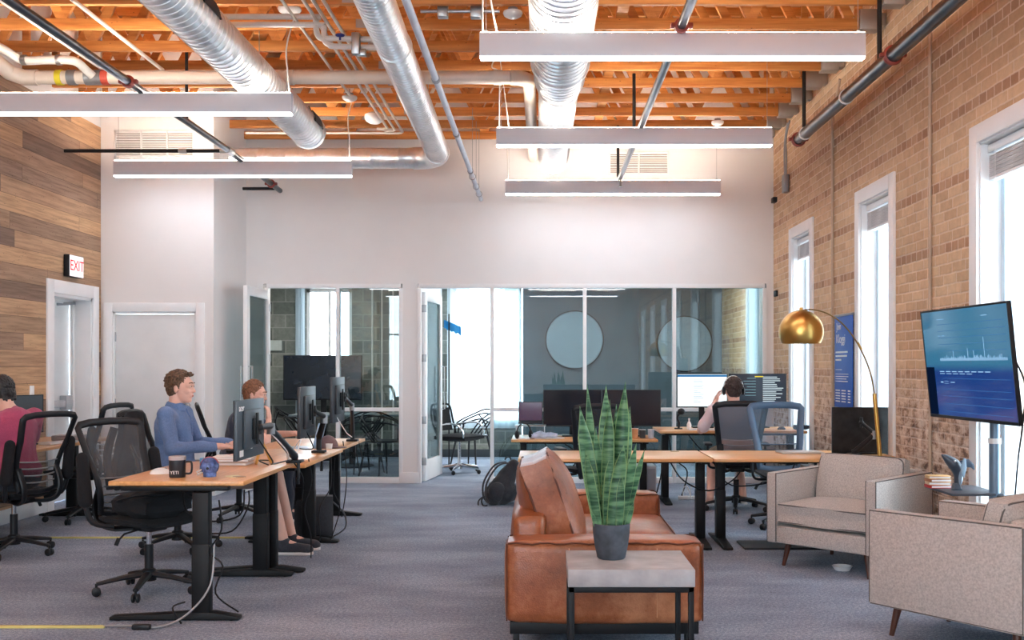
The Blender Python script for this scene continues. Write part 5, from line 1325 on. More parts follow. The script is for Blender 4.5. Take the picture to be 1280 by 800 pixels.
# headphones on desk, papers and cloth
r = thing('headphones', 'black headphones standing at the left end of the desk with blank monitors', 'headphones', ((655-VX)/122., 10.56, .667), .6)
part('headband', MB().tube([(.085*math.cos(a), 0, .055+.1*math.sin(a)) for a in [i*PI/14 for i in range(15)]], .007, 8, ell=(1.6, .7)), BLP, r)
for sd in (-1, 1): part('ear_cup', MB().ell((sd*.083, 0, .042), (.018, .036, .042)), BLP, r)
r = thing('paper_pile', 'messy pile of papers and cloth beside the headphones', 'papers', (-.02, 10.6, .668))
m = MB(); random.seed(11)
for i in range(5): m.box(-.12, .12, -.08, .08, .0022*i, .002+.0022*i, 0, 2, Matrix.Translation((random.uniform(-.03, .12), 0, 0)) @ Matrix.Rotation(random.uniform(-.4, .4), 4, 'Z'))
part('sheets', m, TRIM, r)
part('crumpled_cloth', dent(MB().pillow((.02, -.02, .03), (.26, .12, .05), None, 8, .3, .5, .03, 2), .02, 14), plain('cloth_pale_blue', (176, 192, 216), .9, var=.2, vs=20.), r)
r = thing('white_bottle', 'small white bottle on the desk left of the person in headphones', 'bottle', ((861-VX)/121.5, 10.68, .753))
part('bottle_body', MB().lathe([(0, 0), (.022, 0), (.024, .05), (.014, .075), (.008, .08), (.008, .1), (0, .102)], 20), TRIM, r)
part('cap', MB().lathe([(0, .1), (.01, .1), (.01, .115), (0, .116)], 14), TRIM, r)
r = thing('desk_fan', 'small dark clip-on gadget at the left end of the desk of the person in headphones', 'gadget', ((848-VX)/121., 10.75, .753))
part('stem', MB().tube(smooth_path([(0, 0, 0), (.01, 0, .06), (-.01, 0, .12), (.03, 0, .18)], 4), .012, 8), BLP, r)
part('head', MB().ell((.03, 0, .18), (.04, .03, .035)), BLP, r); part('foot', MB().box(-.04, .04, -.03, .03, 0, .012, .004), BLP, r)
r = thing('keyboard', 'thin white keyboard in front of the bright monitor', 'keyboard', ((878-VX)/123., 10.55, .753))
part('keyboard_tray', MB().box(-.14, .14, -.055, .055, 0, .012, .004), TRIM, r)
m = MB()
for i in range(12):
    for j in range(4): m.box(-.132+.022*i, -.113+.022*i, -.046+.024*j, -.027+.024*j, .012, .016, .001)
part('keycaps', m, DOORW, r)
r = thing('eyeglass_case', 'dark case on the desk seen through the slate blue chair', 'case', ((1000-VX)/121., 10.7, .753), .1)
part('case_body', MB().box(-.08, .08, -.035, .035, 0, .045, .016, 3), plain('case_slate', (50, 62, 76), .5), r)
part('case_seam', MB().box(-.081, .081, -.036, .036, .022, .025, .001), BLP, r)
r = thing('computer_mouse', 'dark mouse beside the case, seen through the slate blue chair', 'mouse', ((975-VX)/121., 10.68, .753), .1)
part('mouse_body', MB().ell((0, 0, 0), (.045, .03, .03)), plain('mouse_slate', (70, 80, 92), .4), r); part('scroll_wheel', MB().ell((.02, 0, .027), (.006, .003, .004)), BLP, r)
single('closed_laptop', MB().box(-.17, .17, -.11, .11, 0, .014, .004), plain('silver_lid', (206, 200, 196), .35, .5), 'thin closed silver laptop on the empty desk behind the armchair', 'laptop', loc=((1000-VX)/155., 8.4, .701), rot=(0, 0, .05))
r = thing('keyboard', 'pale keyboard on the plank-wall desk beyond the person in pink', 'keyboard', (-4.2, 9.0, .732), 1.3)
part('keyboard_tray', MB().box(-.17, .17, -.06, .06, 0, .018, .004), TRIM, r); part('keycaps', MB().box(-.16, .16, -.05, .05, .018, .022, .001), DOORW, r)
single('laptop_dock', MB().box(-.13, .13, -.1, .1, 0, .05, .01), GREYP, 'grey box on the plank-wall desk between the chairs', 'dock', loc=(-4.28, 9.4, .732))
# computer tower under the glazing desk
r = thing('computer_tower', 'pale grey computer tower on the floor behind the sofa', 'computer', ((806-VX)/118., 11.0, 0))
part('case_body', MB().box(-.1, .1, -.2, .2, .01, .36, .006), plain('tower_grey', (176, 186, 198), .5), r)
part('front_panel', MB().box(-.09, .09, -.206, -.2, .03, .34, .004), plain('tower_panel', (140, 150, 164), .5), r)
# power strips on floor
r = thing('power_strip', 'white power strip with looped plugs on the floor below the headphones person', 'power strip', ((872-VX)/119., 10.95, 0))
part('strip_body', MB().box(-.2, .2, -.03, .03, 0, .035, .006), TRIM, r)
m = MB()
for k in range(4): m.tube(smooth_path([(-.15+.08*k, 0, .03), (-.15+.08*k, -.02, .12), (-.11+.08*k, -.03, .14), (-.08+.08*k, -.04, .05), (-.07+.08*k, -.05, .01)], 4), .006, 6)
part('plug_cord', m, TRIM, r)
# floor cable covers
single('cable_cover', MB().box(-.87, .87, -.018, .018, 0, .012, .004), plain('brass_tape', (206, 196, 120), .5), 'long yellow cable cover crossing the carpet behind the near chair', 'cable cover', loc=(-3.17, 8.47, 0))
single('cable_cover', MB().box(-.65, .65, -.018, .018, 0, .012, .004), MATS['brass_tape'], 'yellow cable cover on the carpet at the lower left edge of the picture', 'cable cover', loc=(-3.0, 5.57, 0))
cord('grey power lead running from the yellow floor cover up the near desk leg', [(-2.36, 5.57, .01), (-2.2, 5.56, .012), (-2.05, 5.54, .012), (-1.93, 5.62, .06), (-1.83, 5.7, .2), (-1.82, 5.74, .42)], .006, GREYP)
single('cord_plug', MB().box(-.05, .05, -.018, .018, 0, .03, .01), BLP, 'dark plug block lying on the grey power lead', 'plug', loc=(-2.14, 5.53, 0))
# anti-fatigue mat and black frame under armchair
single('floor_mat', MB().box(-.45, .45, -.17, .17, 0, .018, .006), BLP, 'thin black mat on the carpet under the desk behind the armchair', 'mat', loc=(1.98, 8.1, 0))
single('floor_bowl', MB().lathe([(0, 0), (.05, 0), (.07, .03), (.066, .03), (.046, .006), (0, .005)], 20), TRIM, 'small white dish on the carpet beneath the armchair', 'dish', loc=(2.05, 7.15, 0))
# cables under desks
def bundle(label, pts_list, r=.005, mats=None):
    o = Vector(pts_list[0][0]); t = thing('cable_bundle', label, 'cables', o, 0, 'loose cables around the desks')
    for i, p in enumerate(pts_list): part('cable', MB().tube([Vector(q)-o for q in smooth_path(p, 5)], r, 6), (mats or [BLP])[i % len(mats or [1])], t)
bundle('black cables looping down beside the near leg of the mug desk', [[(-1.8, 5.76, .66), (-1.78, 5.74, .5), (-1.84, 5.73, .38), (-1.77, 5.73, .3), (-1.81, 5.73, .15), (-1.72, 5.85, .02)], [(-1.7, 5.9, .7), (-1.74, 5.95, .55), (-1.95, 6.05, .5), (-2.1, 6.1, .56), (-2.15, 6.2, .68)], [(-1.95, 5.65, .12), (-2.0, 5.6, .1), (-1.96, 5.62, .01)], [(-1.66, 5.85, .7), (-1.68, 5.9, .6), (-1.8, 6.0, .45), (-2.0, 6.1, .42)]])
bundle('black and white cables dangling off the middle desk of the left row', [[(-1.63, 7.2, .76), (-1.62, 7.25, .6), (-1.68, 7.3, .4), (-1.66, 7.4, .2), (-1.68, 7.5, .02)], [(-1.62, 7.9, .74), (-1.6, 7.8, .5), (-1.66, 7.7, .35), (-1.7, 7.9, .08)], [(-1.68, 7.0, .78), (-1.66, 7.1, .9), (-1.8, 7.4, .78), (-1.85, 7.7, .76)], [(-1.75, 7.6, .95), (-1.72, 7.75, .8), (-1.8, 7.9, .77), (-1.9, 8.1, .76)], [(-1.6, 7.95, .7), (-1.62, 8.0, .45), (-1.58, 8.05, .3), (-1.66, 8.1, .05)]], .0045, [BLP, BLP, TRIM])
bundle('black cables dangling off the farthest desk of the left row', [[(-1.72, 8.9, .76), (-1.68, 8.85, .5), (-1.7, 8.9, .3), (-1.75, 9.0, .1)], [(-1.7, 9.5, .74), (-1.66, 9.5, .55), (-1.7, 9.6, .42), (-1.72, 9.55, .6)], [(-1.75, 8.7, 1.0), (-1.72, 8.95, .86), (-1.76, 9.3, .8), (-1.74, 9.42, .76)]], .0045, [BLP, BLP, TRIM])
bundle('black cables sagging under the joint of the two empty right desks', [[(1.0, 8.3, .65), (1.1, 8.2, .5), (1.3, 8.2, .42), (1.5, 8.25, .5), (1.6, 8.3, .62)], [(1.35, 8.3, .64), (1.5, 8.3, .45), (1.9, 8.3, .5), (2.0, 8.3, .62)]], .006)
bundle('black cables hanging under the desk with the blank monitors', [[(.0, 10.9, .62), (.1, 10.85, .4), (.25, 10.9, .3), (.4, 10.9, .5)], [(.2, 10.9, .6), (.5, 10.85, .45), (.8, 10.9, .6)]], .007)
bundle('black cables hanging under the desk of the person in headphones', [[(1.3, 10.9, .7), (1.35, 10.85, .45), (1.5, 10.9, .3), (1.45, 10.95, .04)], [(1.25, 10.8, .7), (1.22, 10.8, .3), (1.15, 10.8, .02)], [(1.5, 10.9, .7), (1.7, 10.85, .5), (1.9, 10.9, .66)]], .007)
# ------------------------------------------------------------------ backpacks
BPK = fabric_mat('backpack_black', (44, 46, 52), 260., .3)
r = thing('backpack', 'black backpack leaning on the floor behind the sofa', 'backpack', ((626-VX)/122., 10.55, 0), .3)
BPX = r
for k in (-.06, .06): part('shoulder_strap', MB().tube(smooth_path([(.06, k-.05, .43), (-.06, k-.06, .4), (-.17, k-.06, .24), (-.18, k-.06, .1), (-.14, k-.04, .03)], 5), .016, 8, ell=(1.3, .5)), BPK, r)
part('grab_loop', MB().tube(arc((.08, 0, .45), 0, PI, .03, 10), .007, 6), BPK, r)
part('loose_strap', MB().tube(smooth_path([(-.17, -.05, .1), (-.21, -.06, .06), (-.2, -.08, .008), (-.16, -.1, .006)], 4), .008, 6).tube(smooth_path([(-.16, -.0, .1), (-.23, -.02, .05), (-.24, -.04, .006)], 4), .008, 6), BPK, r)
r = thing('backpack', 'black bag standing on the floor under the middle desk of the left row', 'backpack', (-1.88, 8.5, 0), .2)
m = MB().pillow((0, 0, 0), (.3, .34, .2), None, 10, .3, .6, .02, 7); bmesh.ops.transform(m.bm, matrix=Matrix.Translation((0, 0, .17)) @ Matrix.Rotation(PI/2, 4, 'X'), verts=m.bm.verts); part('main_bag', m, BPK, r)
part('shoulder_strap', MB().tube(smooth_path([(.14, -.02, .3), (.24, -.04, .2), (.25, -.04, .08), (.15, -.05, .01)], 5), .014, 8, ell=(1.4, .4)), BPK, r)
r = thing('jacket', 'black jacket hung over the back of the chair of the person in blue', 'jacket', (-3.1, 7.85, 0))
m = MB().pillow((0, 0, 0), (.56, .4, .09), None, 12, .3, .5, .05, 9); bmesh.ops.transform(m.bm, matrix=Matrix.Translation((-.04, 0, .77)) @ Matrix.Rotation(PI/2+.12, 4, 'Y'), verts=m.bm.verts); dent(m, .02, 7)
part('body_cloth', m, BLF, r)
part('sleeve', MB().tube(smooth_path([(-.06, -.2, .95), (-.1, -.23, .75), (-.08, -.22, .5)], 4), [.04]*9, 10, ell=(1, .7)), BLF, r)
# ------------------------------------------------------------------ meeting-room chairs
def wire_chair(label, loc, rz, group='black looped plastic chairs in the meeting rooms'):
    r = thing('looped_chair', label, 'chair', loc, rz, group)
    def seat(t): return MB()
    part('seat', MB().lathe([(0, .43), (.2, .435), (.225, .45), (.22, .462), (0, .45)], 28), BLP, r)
    for sx in (-1, 1):
        for sy in (-1, 1):
            part('leg', MB().tube([(sx*.15, sy*.15, .44), (sx*.22, sy*.22, 0)], [.016, .01], 8), BLP, r)
    for k, (zt, wt, xb) in enumerate(((.82, .19, -.24), (.76, .25, -.2), (.68, .28, -.12))):
        part('back_loop', MB().tube(smooth_path([(.16-.06*k, -.2, .46), (.05-.05*k, -.27, .64-.02*k), (xb+.05, -wt, zt-.05), (xb, 0, zt), (xb+.05, wt, zt-.05), (.05-.05*k, .27, .64-.02*k), (.16-.06*k, .2, .46)], 5), .011, 8), BLP, r)
    part('back_cross', MB().tube(smooth_path([(-.2, -.1, .45), (-.25, .05, .62), (-.22, .16, .76)], 5), .01, 8).tube(smooth_path([(-.2, .1, .45), (-.25, -.05, .62), (-.22, -.16, .76)], 5), .01, 8), BLP, r)
wire_chair('black looped plastic chair at the left behind the left glazing', ((452-VX)*13.75/F, 13.75, 0), 2.2)
wire_chair('black looped plastic chair at the right behind the left glazing', ((478-VX)*13.2/F, 13.25, 0), -.8)
wire_chair('black looped plastic chair farthest away behind the left glazing, beside the television', ((366-VX)*14.9/F, 14.9, 0), .4)
wire_chair('black looped plastic chair seen through the open glass doorway', ((590-VX)*14.3/F, 14.3, 0), 2.6)
r = thing('meeting_table', 'dark oval meeting table behind the left glazing', 'table', ((440-VX)*14.6/F, 14.6, 0))
part('tabletop', MB().box(-.8, .8, -.4, .4, .71, .74, .01), plain('table_slate', (120, 132, 138), .4), r)
part('pedestal', MB().tube([(0, 0, .02), (0, 0, .71)], .04, 14).lathe([(0, 0), (.3, 0), (.3, .015), (0, .03)], 28), BLK, r)
# chrome star chair beyond the open door
r = thing('star_chair', 'black and chrome swivel chair in the doorway of the right meeting room', 'chair', ((574-VX)*13.6/F, 13.65, 0), -.5)
b = MB().lathe([(0, .06), (.04, .06), (.035, .13), (0, .14)], 16)
for k in range(5):
    a = 2*PI*k/5; b.tube([(0, 0, .11), (math.cos(a)*.3, math.sin(a)*.3, .07)], [.024, .014], 8)
part('star_base', b, CHROME, r)
for k in range(5):
    a = 2*PI*k/5; part('caster', MB().ell((math.cos(a)*.3, math.sin(a)*.3, .03), (.028, .022, .03)), BLP, r)
part('gas_column', MB().tube([(0, 0, .12), (0, 0, .43)], .022, 12), CHROME, r)
part('seat', MB().pillow((0, 0, .47), (.48, .48, .08), None, 8, .3, .5), BLF, r)
part('backrest', MB().tube(smooth_path([(-.2, -.22, .5), (-.27, -.24, .7), (-.3, -.2, .88), (-.31, 0, .9), (-.3, .2, .88), (-.27, .24, .7), (-.2, .22, .5)], 5), .013, 8).grid(lambda u, v: (-.24-.06*v-.02*math.sin(PI*u), -.2+.4*u, .55+.3*v), 8, 6), BLF, r)
for sd in (-1, 1): part('armrest', MB().tube(smooth_path([(-.22, sd*.24, .62), (.05, sd*.27, .66), (.2, sd*.26, .6), (.22, sd*.24, .48)], 4), .012, 8), CHROME, r)
r = thing('hanging_towel', 'bright blue fringed cloth hanging in the right meeting room by the curtain', 'cloth', ((563-VX)*14.6/F, 14.6, 0))
z0 = H-(412-VY)*14.6/F
part('pole', MB().tube([(-.02, 0, 0), (-.02, 0, z0+.22)], .01, 8).lathe([(0, 0), (.14, 0), (.14, .015), (0, .02)], 20), BLK, r)
m = MB().grid(lambda u, v: (-.09+.24*u, .02*math.sin(u*9), z0+.14-.1*u-.12*v+.01*math.sin(u*25)*v), 16, 6); bmesh.ops.solidify(m.bm, geom=list(m.bm.faces), thickness=.006); part('cloth', m, plain('sky_blue_cloth', (50, 150, 200), .7), r)

bundle('thin black and white cables hanging behind the nearest monitor and its arm', [[(-1.66, 6.0, 1.0), (-1.62, 6.2, .84), (-1.7, 6.5, .79), (-1.66, 6.75, .79)], [(-1.65, 6.8, .79), (-1.6, 6.9, .66), (-1.62, 6.95, .5), (-1.6, 6.9, .58)], [(-1.66, 6.3, 1.0), (-1.63, 6.6, .86), (-1.7, 6.9, .77)], [(-1.75, 6.6, .775), (-1.85, 6.75, .79), (-1.8, 6.9, .775)]], .0045, [BLP, BLP, TRIM])
# ------------------------------------------------------------------ people
def blob(name, mb, mat, parent, voxel=.007, sm=3, disp=0., dsc=20., cut=None, label=None):
    """fuse closed shapes into one continuous skin"""
    me = mb.mesh(name+'_src'); o = bpy.data.objects.new('tmp', me); COL.objects.link(o)
    md = o.modifiers.new('r', 'REMESH'); md.mode = 'VOXEL'; md.voxel_size = voxel
    ms = o.modifiers.new('s', 'SMOOTH'); ms.iterations = sm; ms.factor = .5
    dg = bpy.context.evaluated_depsgraph_get(); m2 = bpy.data.meshes.new_from_object(o.evaluated_get(dg))
    bpy.data.objects.remove(o); bpy.data.meshes.remove(me)
    m2.name = name
    bm = bmesh.new(); bm.from_mesh(m2)
    if disp:
        for v in bm.verts: v.co += v.normal*disp*noise.noise(v.co*dsc)
    if cut: 
        for co, no in cut: bmesh.ops.bisect_plane(bm, geom=list(bm.verts)+list(bm.edges)+list(bm.faces), plane_co=co, plane_no=no, clear_outer=True)
    bm.to_mesh(m2); bm.free()
    for p in m2.polygons: p.use_smooth = True
    q = link(name, m2, mat, parent)
    if label: q['label'] = label
    return q
def hand(m, w, d, palm_n, curl=.5, thumb=1, sc_=1.):
    """w wrist, d pointing direction, palm_n normal out of the palm"""
    w = Vector(w); d = Vector(d).normalized(); n = Vector(palm_n); n = (n-d*n.dot(d)).normalized(); s = d.cross(n)*thumb
    R = Matrix((d, s, n)).transposed()
    m.ell(w+d*.045*sc_, (.052*sc_, .042*sc_, .017*sc_), R); m.rcone(w-d*.02, w+d*.02, .026*sc_, .026*sc_)
    for k, L in enumerate((.068, .078, .072, .056)):
        off = (1.5-k)*.021*sc_
        p = w+d*.082*sc_+s*off
        a1, a2, a3 = curl*.5, curl*1.1, curl*1.6
        for a, l, r0, r1 in ((a1, L*.45, .0095, .0088), (a2, L*.32, .0088, .008), (a3, L*.26, .008, .007)):
            q = p+(d*math.cos(a)+n*math.sin(a))*l*sc_; m.rcone(p, q, r0*sc_, r1*sc_, 8); p = q
    p = w+d*.025*sc_+s*.034*sc_; q = p+(d*.55+s*.7+n*.25).normalized()*.036*sc_; m.rcone(p, q, .013*sc_, .0105*sc_, 8)
    m.rcone(q, q+(d*.85+s*.25+n*.3).normalized()*.03*sc_, .0105*sc_, .008*sc_, 8)
def person(label, loc, rz, J, shirt, pants, hair, group=None, hairstyle='short', sleeve='long', shorts=False, shoes=None, collar=False, skin=None, stubble=None, cutlow=None):
    r = thing('person', label, 'person', loc, rz, None); V = Vector
    skin = skin or SKIN
    hip, ch, nk, hd = V(J['hip']), V(J['chest']), V(J['neck']), V(J['head'])
    f = V(J['face']).normalized(); u = V(J.get('up', (0, 0, 1))); u = (u-f*u.dot(f)).normalized(); s = u.cross(f)   # s = person's left
    R = Matrix((f, s, u)).transposed()
    def hp(a, b, c): return hd+f*a+s*b+u*c
    m = MB()
    m.ell(hip, (.13, .17, .12)); m.rcone(hip+V((0, 0, .03)), ch, .125, .13); m.ell(ch, (.12, .17, .17))
    for sh, el, wr in (J['armL'], J['armR']):
        m.rcone(V(ch).lerp(V(sh), .5), V(sh), .075, .058); m.rcone(sh, el, .05, .038); m.rcone(el, wr, .04, .026)
    m.rcone(ch+V((0, 0, .08)), nk, .085, .058); m.rcone(nk, hp(-.025, 0, -.05), .056, .054)
    # skull, jaw, face
    m.ell(hp(-.012, 0, .028), (.096, .076, .092), R); m.ell(hp(.028, 0, -.035), (.066, .06, .078), R); m.ell(hp(.055, 0, -.088), (.034, .036, .024), R)
    m.ell(hp(.06, 0, .03), (.034, .058, .04), R)
    m.rcone(hp(.083, 0, .022), hp(.104, 0, -.018), .009, .013, 10); m.ell(hp(.088, 0, .03), (.012, .045, .008), R)
    for k in (-1, 1):
        m.ell(hp(.093, k*.012, -.02), (.011, .008, .008), R); m.ell(hp(-.008, k*.079, -.008), (.018, .009, .031), R); m.ell(hp(.062, k*.04, -.02), (.024, .022, .022), R)
    m.ell(hp(.09, 0, -.048), (.01, .024, .006), R); m.ell(hp(.088, 0, -.06), (.01, .02, .0075), R)
    for leg in J['legs']:
        kn, an = V(leg[0]), V(leg[1]); hs = hip+V((0, .085 if kn.y > hip.y else -.085, -.02))
        m.rcone(hs, kn, .085, .06); m.rcone(kn, an, .058, .036); m.rcone(an, an+V(leg[2] if len(leg) > 2 else (.16, 0, -.05)), .035, .024)
        m.ell(kn.lerp(an, .32)+V((-.012, 0, 0)), (.052, .05, .11))
    for h in J.get('hands', ()): hand(m, *h)
    blob('body', m, skin, r, .0062, 3)
    # eyes, brows, lips
    for k in (-1, 1):
        part('eye', MB().ell(hp(.084, k*.031, .018), (.007, .009, .0032), R, 12, 8), TRIM, r)
        part('iris', MB().ell(hp(.0915, k*.031, .018), (.0025, .0045, .004), R, 10, 6), BLP, r)
        part('eyebrow', MB().tube([hp(.0955, k*.014, .043), hp(.093, k*.032, .047), hp(.078, k*.05, .042)], .0035, 6), hair, r)
    part('lips', MB().ell(hp(.0975, 0, -.051), (.004, .019, .0035), R, 12, 6).ell(hp(.0955, 0, -.058), (.004, .016, .004), R, 12, 6), plain('lip_tone', (186, 112, 98), .5), r)
    # hair
    random.seed(len(label)); h = MB()
    h.ell(hp(-.026, 0, .044), (.096, .083, .09), R); h.ell(hp(-.048, 0, -.005), (.062, .075, .075), R)
    n_ = 150
    for i in range(n_):
        a = random.uniform(-PI, PI); el_ = random.uniform(-.35, 1.5)
        d = V((math.cos(a)*math.cos(el_), math.sin(a)*math.cos(el_), math.sin(el_)))
        if d.x > .25 and d.z < .7: continue
        if d.x > -.1 and d.z < .1: continue
        c = hp(-.02+d.x*.092, d.y*.08, .036+d.z*.09)
        t_ = V((random.uniform(-.6, 1.), random.uniform(-.6, .6), random.uniform(-.5, .4))); tg = (t_-d*t_.dot(d)).normalized()
        tw = f*tg.x+s*tg.y+u*tg.z
        L = {'short': .022, 'tousled': .034, 'straight': .03}[hairstyle]
        h.rcone(c, c+tw*L+(f*d.x+s*d.y+u*d.z)*(.012 if hairstyle != 'straight' else .003), .014, .005, 7)
    if hairstyle == 'tousled':
        for i in range(16): h.rcone(hp(.02, random.uniform(-.05, .05), .1), hp(.068, random.uniform(-.06, .06), .1+random.uniform(0, .022)), .02, .009, 7)
    if hairstyle == 'straight':
        for i in range(14): y_ = -.07+.01*i; h.rcone(hp(-.06, y_, .03), hp(-.085+.02*abs(y_)/.07, y_*.95, -.075+random.uniform(-.01, .01)), .02, .008, 7)
    for k in (-1, 1): h.rcone(hp(.0, k*.073, .03), hp(.012, k*.075, -.0), .014, .006, 8)
    blob('hair', h, hair, r, .0045, 1, .004, 90.)
    # clothes
    m = MB(); e = .014
    m.rcone(hip+V((0, 0, .02)), ch, .14, .142); m.ell(ch, (.135, .182, .18)); m.ell(hip+V((0, 0, .03)), (.15, .182, .13)); m.rcone(ch+V((0, 0, .1)), nk-V((0, 0, .028)), .08, .064)
    for sh, el, wr in (J['armL'], J['armR']):
        sh, el, wr = V(sh), V(el), V(wr)
        m.rcone(V(ch).lerp(sh, .5), sh, .088, .07)
        if sleeve == 'long': m.rcone(sh, el, .066, .052); m.rcone(el, el.lerp(wr, .86), .052, .04); m.rcone(el.lerp(wr, .8), el.lerp(wr, .9), .041, .04)
        elif sleeve == 'half': m.rcone(sh, sh.lerp(el, .8), .068, .06)
        else: m.rcone(sh, sh.lerp(el, .55), .068, .062)
    blob('shirt', m, shirt, r, .008, 2, .012, 9.)
    if collar:
        c = MB()
        c.lathe([(.066, -.03), (.064, .014), (.074, .004), (.082, -.028), (.074, -.034)], 24, Matrix.Translation(nk+V((.004, 0, -.012))) @ Matrix.Rotation(.25, 4, 'Y'), False)
        part('collar', c, shirt, r); part('button_placket', MB().tube([nk+V((.075, 0, -.04)), ch+V((.138, 0, .08)), ch+V((.15, 0, -.06))], .006, 6), shirt, r)
    m = MB(); m.ell(hip+V((0, 0, -.01)), (.148, .18, .115))
    for leg in J['legs']:
        kn, an = V(leg[0]), V(leg[1]); hs = hip+V((0, .085 if kn.y > hip.y else -.085, -.02))
        if shorts: m.rcone(hs, hs.lerp(kn, .9), .1, .082)
        else: m.rcone(hs, kn, .097, .074); m.rcone(kn, kn.lerp(an, .9), .072, .055)
    blob('shorts' if shorts else 'trousers', m, pants, r, .009, 2, .01, 10.)
    for leg in J['legs']:
        an = V(leg[1]); tz = an.z
        d = V(leg[2] if len(leg) > 2 else (.16, 0, -.05)); d = V((d.x, d.y, 0)).normalized(); Rz = Matrix.Rotation(math.atan2(d.y, d.x), 3, 'Z')
        if shoes:
            b = MB(); b0 = V((an.x, an.y, 0))
            b.ell(b0+d*.0+V((0, 0, .07)), (.058, .046, .062), Rz); b.rcone(b0-d*.02+V((0, 0, .06)), b0+d*.15+V((0, 0, .044)), .05, .038); b.ell(b0+d*.16+V((0, 0, .04)), (.058, .046, .04), Rz)
            o = blob('shoe', b, shoes, r, .006, 2, cut=[(V((0, 0, .016)), V((0, 0, -1)))])
            sl = MB(); pts = [(-.06, -.02), (-.05, -.035), (0, -.036), (.1, -.044), (.17, -.042), (.21, -.02), (.218, 0), (.21, .02), (.17, .042), (.1, .044), (0, .036), (-.05, .035), (-.06, .02)]
            sl.prism(pts, .022, Matrix.Translation(b0+V((0, 0, .012))) @ Rz.to_4x4(), .004); part('sole', sl, TRIM, o)
            lc = MB()
            for k in range(4): q = b0+d*(.06+.022*k); lc.tube([q+Rz @ V((0, -.026, .075-.007*k)), q+Rz @ V((0, 0, .09-.008*k)), q+Rz @ V((0, .026, .075-.007*k))], .0035, 6)
            part('lace', lc, GREYP, o)
    return r, hp, R
q = MB(); q.ell((.02, 0, .12), (.17, .15, .12)); q.rcone((0, 0, .15), (.13, 0, .39), .13, .065); q.ell((-.08, -.02, .1), (.1, .12, .1))
blob('main_bag', q, BPK, BPX, .01, 3, .012, 14.)
q = MB(); q.ell((-.06, -.1, .14), (.09, .06, .1)); blob('front_pocket', q, BPK, BPX, .008, 2, .006, 14.)
HB1 = plain('hair_brown', (104, 78, 58), .6, var=.4, vs=60.); HB2 = plain('hair_black', (30, 27, 28), .45, var=.3, vs=60.); HB3 = plain('hair_auburn', (140, 96, 70), .6, var=.35, vs=60.); HB4 = plain('hair_dark', (64, 46, 42), .6, var=.35, vs=60.)
BLUE = fabric_mat('chambray', (106, 134, 180), 340., .2); PINK = fabric_mat('raspberry_tee', (176, 74, 108), 300., .14); NAVY = fabric_mat('dark_tee', (66, 76, 98), 300., .3); PALE = fabric_mat('pale_pink_shirt', (238, 216, 218), 300., .06)
NAVYP = fabric_mat('dark_trousers', (44, 46, 58), 260., .3); SHO = fabric_mat('khaki_shorts', (170, 150, 140), 260., .15); SHOE = fabric_mat('charcoal_shoe', (58, 62, 72), 300., .3)
# person in blue, profile to the right
person('person in blue button-up shirt with tousled brown hair, sitting in profile at desks', (-2.8, 7.93, 0), 0,
  dict(hip=(.0, 0, .6), chest=(-.03, 0, .93), neck=(-.005, 0, 1.12), head=(.03, 0, 1.235), face=(1, .0, -.06),
       armL=((-.01, .19, 1.03), (.08, .25, .8), (.40, .12, .80)), armR=((-.01, -.19, 1.03), (.05, -.25, .79), (.36, -.13, .80)),
       hands=(((.37, .12, .80), (1, -.1, -.05), (0, 0, -1), .35, -1), ((.37, -.13, .80), (1, .05, -.05), (0, 0, -1), .35, 1)),
       legs=(((.73, .1, .56), (.88, -.0, .09)), ((.71, -.1, .56), (.87, -.2, .09)))),
  BLUE, SHO, HB1, hairstyle='tousled', shorts=True, shoes=SHOE, collar=True)
# dark tee by the corner
person('person in dark tee with auburn hair, hand at mouth, partly behind the monitor', (-2.8, 9.45, 0), .12,
  dict(hip=(.0, 0, .55), chest=(.06, 0, .84), neck=(.12, 0, 1.03), head=(.17, 0, 1.14), face=(1, -.1, -.2),
       armL=((.08, .19, .95), (.3, .25, .76), (.5, .1, .78)), armR=((.08, -.19, .95), (.3, -.2, .72), (.30, -.07, .91)),
       hands=(((.51, .1, .78), (1, -.2, 0), (0, 0, -1), .3, -1), ((.30, -.06, .92), (-.05, .1, 1), (-1, .3, 0), 1.0, -1)),
       legs=(((.45, .1, .5), (.5, .1, .09)), ((.45, -.1, .5), (.48, -.12, .09)))),
  NAVY, NAVYP, HB3, sleeve='short', shoes=SHOE)
# pink tee, back to us, left edge
person('person in raspberry pink tee with black hair, back turned, by the plank wall', (-3.93, 7.76, 0), PI-.45,
  dict(hip=(.0, 0, .58), chest=(.04, 0, .92), neck=(.12, 0, 1.1), head=(.19, 0, 1.20), face=(.9, .15, -.3),
       armL=((.07, .2, 1.02), (.22, .28, .8), (.45, .16, .80)), armR=((.07, -.2, 1.02), (.22, -.28, .8), (.45, -.16, .80)),
       hands=(((.46, .16, .80), (1, -.1, 0), (0, 0, -1), .4, -1), ((.46, -.16, .80), (1, .1, 0), (0, 0, -1), .4, 1)),
       legs=(((.45, .12, .52), (.5, .12, .09)), ((.45, -.12, .52), (.5, -.14, .09)))),
  PINK, NAVYP, HB2, hairstyle='straight', sleeve='half', shoes=SHOE)
